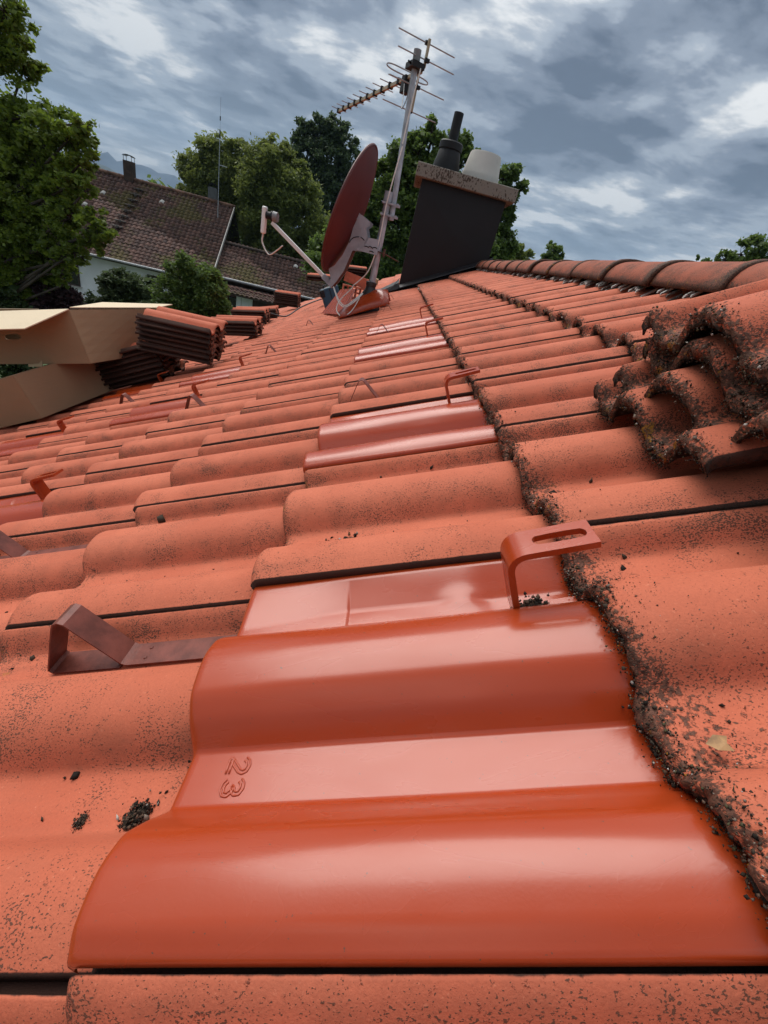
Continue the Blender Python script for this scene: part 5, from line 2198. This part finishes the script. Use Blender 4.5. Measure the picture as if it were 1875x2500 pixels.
def tree(name, label, lobes, mat, leaf, n_leaves, seed, trunk_xy=None, trunk_r=0.25, clumps=16, droop=0.0, aspect=1.7, clump_r=0.30, shell=(0.35, 1.0), cat='tree', group=None, limb=True):
    rng = np.random.default_rng(seed)
    cs = np.array([l[0] for l in lobes])
    rs = np.array([l[1] for l in lobes])
    if trunk_xy is None:
        trunk_xy = (np.average(cs[:, 0], weights=rs ** 2), np.average(cs[:, 1], weights=rs ** 2))
    base = np.array([trunk_xy[0], trunk_xy[1], GROUND])
    root = empty(name, tuple(base))
    props(root, label, cat, group)
    inv = Matrix.Translation(tuple(-base))
    P, wb = [], MB()
    zmin, zmax = (cs[:, 2] - rs).min(), (cs[:, 2] + rs).max()
    wts = rs ** 2.0
    wts = wts / wts.sum()
    ztop = cs[:, 2].max()
    if limb:
        fork = np.array([base[0], base[1], GROUND + 0.45 * (np.average(cs[:, 2], weights=wts) - GROUND)])
        lean = np.array([np.average(cs[:, 0], weights=wts), np.average(cs[:, 1], weights=wts), ztop])
        tk = [base + (0, 0, -.2), base * .4 + fork * .6 + np.r_[rng.normal(0, .1, 2), 0], fork, fork * .5 + lean * .5 + np.r_[rng.normal(0, .2, 2), 0], lean]
        wb.tube(bez(tk, 5), np.linspace(trunk_r * 1.25, trunk_r * 0.12, 21), 8)
    for (c, r), w in zip(lobes, wts):
        n = max(60, int(n_leaves * w))
        k = max(5, int(clumps * (r / rs.mean()) ** 1.2))
        dirs = rng.normal(size=(k, 3))
        dirs /= np.linalg.norm(dirs, axis=1)[:, None]
        rad = r * rng.uniform(shell[0], shell[1], (k, 1)) ** 0.6
        cc = c + dirs * rad * np.array([1, 1, 0.92])
        if limb:
            s0 = fork + (c - fork) * 0.05
            wb.tube(bez([s0, (fork + c) / 2 + np.array([0, 0, 0.12 * np.linalg.norm(c - fork)]) * rng.uniform(-.3, 1), c], 5), np.linspace(trunk_r * 0.42, trunk_r * 0.12, 11), 6)
            for q in cc[:: max(1, k // 9)]:
                wb.tube([c, (c + q) / 2 + rng.normal(0, .06 * r, 3), q], [trunk_r * 0.12, trunk_r * 0.06, trunk_r * 0.02], 4)
        wk = rng.dirichlet(np.full(k, 2.5))
        pick = rng.choice(k, n, p=wk)
        off = rng.normal(size=(n, 3)) * clump_r * r * np.array([1, 1, 0.75])
        off[:, 2] -= droop * np.abs(rng.normal(size=n)) * r
        P.append(cc[pick] + off)
    P = np.vstack(P)
    n = len(P)
    # each leaf a folded lozenge with its own turn
    a = rng.normal(size=(n, 3))
    a[:, 2] = a[:, 2] * 0.5 - droop * 2.0 - 0.25
    a /= np.linalg.norm(a, axis=1)[:, None]
    t_ = rng.normal(size=(n, 3)) + np.array([0, 0, 0.6])
    bb = np.cross(a, t_)
    bb /= np.linalg.norm(bb, axis=1)[:, None] + 1e-9
    nn = np.cross(bb, a)
    sz = leaf * np.exp(rng.normal(0, .28, n))[:, None]
    v0 = P - a * sz * aspect * .5
    v1 = P + bb * sz * .5 + nn * sz * .10
    v2 = P + a * sz * aspect * .5
    v3 = P - bb * sz * .5 + nn * sz * .10
    V = np.stack([v0, v1, v2, v3], 1).reshape(-1, 3)
    F = np.arange(4 * n).reshape(-1, 4)
    me = mesh_np('crown', V - base, F, mat)
    attr(me, 'leaf', np.repeat(np.clip(rng.beta(2, 2.6, n), 0, 1), 4))
    o = obj('crown' if limb else 'foliage', me, root)
    if limb:
        wchild(wb, 'trunk', M['bark'], root, inv, True).modifiers.clear()
    return root


OY = 9.5
oak = [lobe(12, 28, 44, OY), lobe(58, 128, 34, OY, .3), lobe(8, 105, 40, OY), lobe(-50, 60, 80, OY),
       lobe(50, 255, 58, OY), lobe(118, 282, 48, OY, -.4), lobe(172, 275, 34, OY, -.6), lobe(165, 330, 38, OY, -.5), lobe(192, 335, 20, OY, -.6), lobe(90, 350, 62, OY), lobe(40, 420, 80, OY), lobe(20, 320, 70, OY, .5), lobe(-60, 350, 130, OY, .8),
       lobe(120, 430, 50, OY, -.4), lobe(165, 395, 32, OY, -.7), lobe(190, 408, 18, OY, -.8), lobe(150, 470, 40, OY, -.6), lobe(205, 480, 32, OY, -.9), lobe(232, 500, 22, OY, -1.0), lobe(200, 515, 26, OY, -.9), lobe(80, 500, 60, OY), lobe(30, 530, 70, OY),
       lobe(120, 535, 38, OY, -.5), lobe(160, 545, 26, OY, -.8), lobe(178, 555, 14, OY, -.8), lobe(60, 580, 48, OY), lobe(15, 600, 50, OY), lobe(90, 605, 40, OY), lobe(40, 640, 50, OY), lobe(110, 560, 44, OY), lobe(132, 590, 18, OY, -.6), lobe(138, 615, 10, OY, -.6), lobe(-50, 520, 110, OY, .5)]
tree('oak_tree', 'big leafy oak reaching in from the left edge', oak, M['oak'], 0.046, 120000, 11, trunk_xy=(atd(-330, 500, OY)[0], OY + .8), trunk_r=0.13, clumps=30, clump_r=0.13, aspect=1.6, shell=(0.2, 1.3))

BY = 42.0
birch1 = [lobe(480, 330, 34, BY), lobe(450, 320, 24, BY), lobe(515, 325, 24, BY), lobe(425, 370, 34, BY), lobe(470, 390, 42, BY), lobe(520, 380, 40, BY), lobe(398, 405, 16, BY), lobe(440, 420, 34, BY), lobe(500, 440, 45, BY), lobe(470, 460, 40, BY), lobe(402, 380, 14, BY)]
tree('birch_tree', 'pale green birch behind the farmhouse roof, left of its pair', birch1, M['birch'], 0.105, 52000, 21, trunk_r=0.22, clumps=22, droop=.12, aspect=2.2, clump_r=.19, group='birches behind the farmhouse')
birch2 = [lobe(580, 305, 20, BY - 2), lobe(610, 320, 24, BY - 2), lobe(560, 340, 30, BY - 2), lobe(595, 360, 46, BY - 2), lobe(640, 370, 26, BY - 2), lobe(555, 400, 48, BY - 2), lobe(620, 415, 52, BY - 2), lobe(660, 420, 34, BY - 2), lobe(570, 470, 52, BY - 2), lobe(640, 480, 56, BY - 2), lobe(690, 490, 36, BY - 2), lobe(560, 540, 46, BY - 2), lobe(620, 550, 50, BY - 2), lobe(680, 560, 46, BY - 2)]
tree('birch_tree', 'taller pale green birch between the whip aerial and the dish', birch2, M['birch'], 0.105, 85000, 22, trunk_r=0.25, clumps=22, droop=.12, aspect=2.2, clump_r=.19, group='birches behind the farmhouse')
PY = 52.0
pop = [lobe(700, 262, 22, PY), lobe(728, 275, 24, PY), lobe(660, 285, 26, PY), lobe(690, 300, 34, PY), lobe(745, 300, 26, PY), lobe(645, 325, 24, PY), lobe(765, 330, 18, PY), lobe(670, 345, 36, PY), lobe(715, 345, 40, PY), lobe(755, 360, 28, PY), lobe(690, 395, 44, PY), lobe(735, 400, 38, PY), lobe(700, 440, 44, PY), lobe(640, 370, 22, PY)]
tree('poplar_tree', 'tall dark poplar with sky showing through behind the dish', pop, M['poplar'], 0.16, 42000, 31, trunk_r=0.35, clumps=22, clump_r=.16, aspect=1.4)
MY2 = 21.0
map_ = [lobe(935, 290, 26, MY2), lobe(905, 320, 34, MY2), lobe(960, 315, 32, MY2), lobe(1000, 320, 26, MY2), lobe(870, 350, 36, MY2), lobe(920, 370, 46, MY2), lobe(985, 370, 44, MY2), lobe(835, 385, 30, MY2), lobe(1030, 345, 18, MY2), lobe(870, 420, 50, MY2), lobe(820, 440, 42, MY2), lobe(930, 450, 60, MY2), lobe(1000, 450, 60, MY2),
        lobe(780, 480, 46, MY2), lobe(840, 500, 56, MY2), lobe(900, 530, 60, MY2), lobe(760, 540, 46, MY2), lobe(820, 565, 50, MY2), lobe(720, 520, 34, MY2), lobe(700, 560, 40, MY2), lobe(880, 590, 50, MY2), lobe(1000, 530, 60, MY2), lobe(760, 600, 40, MY2), lobe(840, 620, 44, MY2)]
tree('maple_tree', 'broad dark maple behind the chimney and dish', map_, M['maple'], 0.105, 110000, 41, trunk_r=0.35, clumps=22, clump_r=.17, aspect=1.3)
map2 = [lobe(1085, 385, 22, MY2 + 3), lobe(1110, 370, 18, MY2 + 3), lobe(1125, 410, 16, MY2 + 3), lobe(1095, 430, 24, MY2 + 3), lobe(1105, 470, 16, MY2 + 3), lobe(1080, 480, 26, MY2 + 3), lobe(1085, 530, 32, MY2 + 3), lobe(1065, 560, 30, MY2 + 3), lobe(1060, 350, 10, MY2 + 3), lobe(1050, 430, 30, MY2 + 3)]
tree('maple_tree', 'slender dark tree showing right of the chimney', map2, M['maple'], 0.10, 24000, 42, trunk_r=0.2, clumps=18, clump_r=.17, aspect=1.3)
t3 = [lobe(1120, 540, 14, 30), lobe(1132, 560, 16, 30), lobe(1105, 565, 16, 30), lobe(1128, 585, 18, 30)]
tree('birch_tree', 'light green young tree peeping over the ridge beside the chimney', t3, M['birch'], 0.13, 3800, 43, trunk_r=.12, clumps=12, clump_r=.25)
t4 = [lobe(1196, 530, 11, 34), lobe(1185, 545, 14, 34), lobe(1206, 548, 13, 34), lobe(1172, 560, 10, 34), lobe(1195, 568, 20, 34), lobe(1190, 590, 24, 34)]
tree('maple_tree', 'small dark treetop alone above the middle of the ridge', t4, M['maple'], 0.12, 5200, 44, trunk_r=.15, clumps=16, clump_r=.18, aspect=1.3)
t5 = [lobe(1640, 535, 26, 26), lobe(1600, 548, 24, 26), lobe(1660, 560, 34, 26), lobe(1565, 560, 18, 26), lobe(1585, 585, 30, 26), lobe(1630, 590, 40, 26), lobe(1720, 560, 50, 26), lobe(1540, 575, 12, 26)]
tree('maple_tree', 'rounded treetop above the ridge at the right edge', t5, M['maple'], 0.10, 16000, 45, trunk_r=.2, clumps=18, clump_r=.18, aspect=1.3)
t6 = [lobe(1508, 556, 4, 26), lobe(1530, 565, 7, 26), lobe(1517, 572, 9, 26), lobe(1500, 590, 14, 26)]
tree('maple_tree', 'few dark twigs just left of the treetop at the right edge', t6, M['maple'], 0.11, 700, 46, trunk_r=.1, clumps=8, clump_r=.25, aspect=1.3)

TY = 10.0
th = [lobe(410, 580, 30, TY), lobe(385, 600, 30, TY), lobe(440, 600, 30, TY), lobe(375, 640, 34, TY), lobe(415, 640, 44, TY), lobe(455, 640, 32, TY), lobe(470, 665, 22, TY), lobe(385, 690, 40, TY), lobe(430, 700, 50, TY), lobe(470, 710, 30, TY), lobe(400, 750, 60, TY), lobe(450, 760, 50, TY), lobe(420, 860, 70, TY)]
tree('thuja_shrub', 'dense dark green thuja in front of the farmhouse gable', th, M['thuja'], 0.034, 80000, 51, trunk_r=.08, clumps=22, clump_r=.22, aspect=1.9, cat='shrub')
fi = [lobe(262, 592, 14, TY + 1), lobe(240, 620, 26, TY + 1), lobe(280, 615, 26, TY + 1), lobe(215, 645, 24, TY + 1), lobe(260, 650, 36, TY + 1), lobe(305, 640, 26, TY + 1), lobe(235, 690, 44, TY + 1), lobe(290, 690, 44, TY + 1), lobe(330, 655, 30, TY + 1), lobe(260, 760, 60, TY + 1)]
tree('fir_shrub', 'feathery grey-green young fir before the white wall', fi, M['spruce'], 0.036, 44000, 52, trunk_r=.06, clumps=20, clump_r=.20, aspect=2.6, cat='shrub')
la = [lobe(330, 625, 22, TY + 1.6), lobe(352, 660, 30, TY + 1.6), lobe(320, 690, 36, TY + 1.6), lobe(350, 740, 50, TY + 1.6)]
tree('laurel_shrub', 'soft green shrub between the young fir and the thuja', la, M['laurel'], 0.05, 12000, 53, trunk_r=.06, clumps=18, clump_r=.22, cat='shrub')
co_ = [lobe(70, 645, 26, TY - .5), lobe(110, 635, 26, TY - .5), lobe(145, 645, 24, TY - .5), lobe(175, 660, 16, TY - .5), lobe(60, 670, 30, TY - .5), lobe(120, 670, 36, TY - .5), lobe(100, 720, 50, TY - .5), lobe(160, 700, 36, TY - .5)]
tree('copper_shrub', 'dark red-leaved shrub above the open box', co_, M['copper'], 0.042, 22000, 54, trunk_r=.06, clumps=18, clump_r=.22, aspect=1.5, cat='shrub')
hd_ = [lobe(10, 650, 30, TY - 1), lobe(-30, 660, 50, TY - 1), lobe(20, 690, 40, TY - 1), lobe(0, 760, 60, TY - 1)]
tree('laurel_shrub', 'green shrub at the left edge behind the open box', hd_, M['laurel'], 0.05, 12000, 55, trunk_r=.06, clumps=18, clump_r=.22, cat='shrub')
sm = [lobe(500, 690, 14, TY + .5), lobe(490, 712, 22, TY + .5), lobe(515, 720, 16, TY + .5), lobe(500, 760, 34, TY + .5)]
tree('fir_shrub', 'small dark shrub at the right foot of the thuja', sm, M['thuja'], 0.045, 8000, 56, trunk_r=.05, clumps=16, clump_r=.22, aspect=1.9, cat='shrub')
vn = [lobe(722, 600, 24, 12.5), lobe(740, 640, 26, 12.5), lobe(715, 660, 22, 12.5), lobe(735, 700, 40, 12.5)]
tree('laurel_shrub', 'dark leafy shrub behind the foot of the dish', vn, M['laurel'], 0.06, 7000, 57, trunk_r=.05, clumps=16, clump_r=.22, cat='shrub')
# a dark belt of trees closing the view beyond the gardens: reads as one mass
rng = np.random.default_rng(77)
P = []
for k in range(20):
    x, Y, hh = -75 + k * 8.5 + rng.uniform(-2, 2), 76 + rng.uniform(-6, 10), rng.uniform(5.0, 9.0)
    for q in range(7):
        c = np.array([x + rng.normal(0, 2.2), Y + rng.normal(0, 1.5), GROUND + hh * rng.uniform(.2, .85)])
        P.append(c + rng.normal(size=(360, 3)) * rng.uniform(.8, 1.4))
P = np.vstack(P)
n = len(P)
a_ = rng.normal(size=(n, 3)) * 0.26
b_ = np.cross(a_, rng.normal(size=(n, 3)))
b_ *= 0.22 / (np.linalg.norm(b_, axis=1)[:, None] + 1e-9)
V = np.stack([P - a_, P + b_, P + a_, P - b_], 1).reshape(-1, 3)
me = mesh_np('tree_belt', V, np.arange(4 * n).reshape(-1, 4), M['maple'])
attr(me, 'leaf', np.repeat(rng.random(n), 4))
o = obj('tree_belt', me)
props(o, 'dark belt of trees closing the view beyond the gardens', 'trees', kind='stuff')

# ------------------------------------------------------------------ air
hz = MB()
hz.box((0, 1900, GROUND + 269), (10300, 6500, 540))
mt = bpy.data.materials.new('valley_air')
mt.use_nodes = True
mt.node_tree.nodes.clear()
vo = mt.node_tree.nodes.new('ShaderNodeVolumePrincipled')
vo.inputs['Color'].default_value = (0.46, 0.70, 1.0, 1)
vo.inputs['Density'].default_value = 0.00014
vo.inputs['Anisotropy'].default_value = 0.0
ou = mt.node_tree.nodes.new('ShaderNodeOutputMaterial')
mt.node_tree.links.new(vo.outputs[0], ou.inputs['Volume'])
o = hz.build('haze', mt)
props(o, kind='stuff')
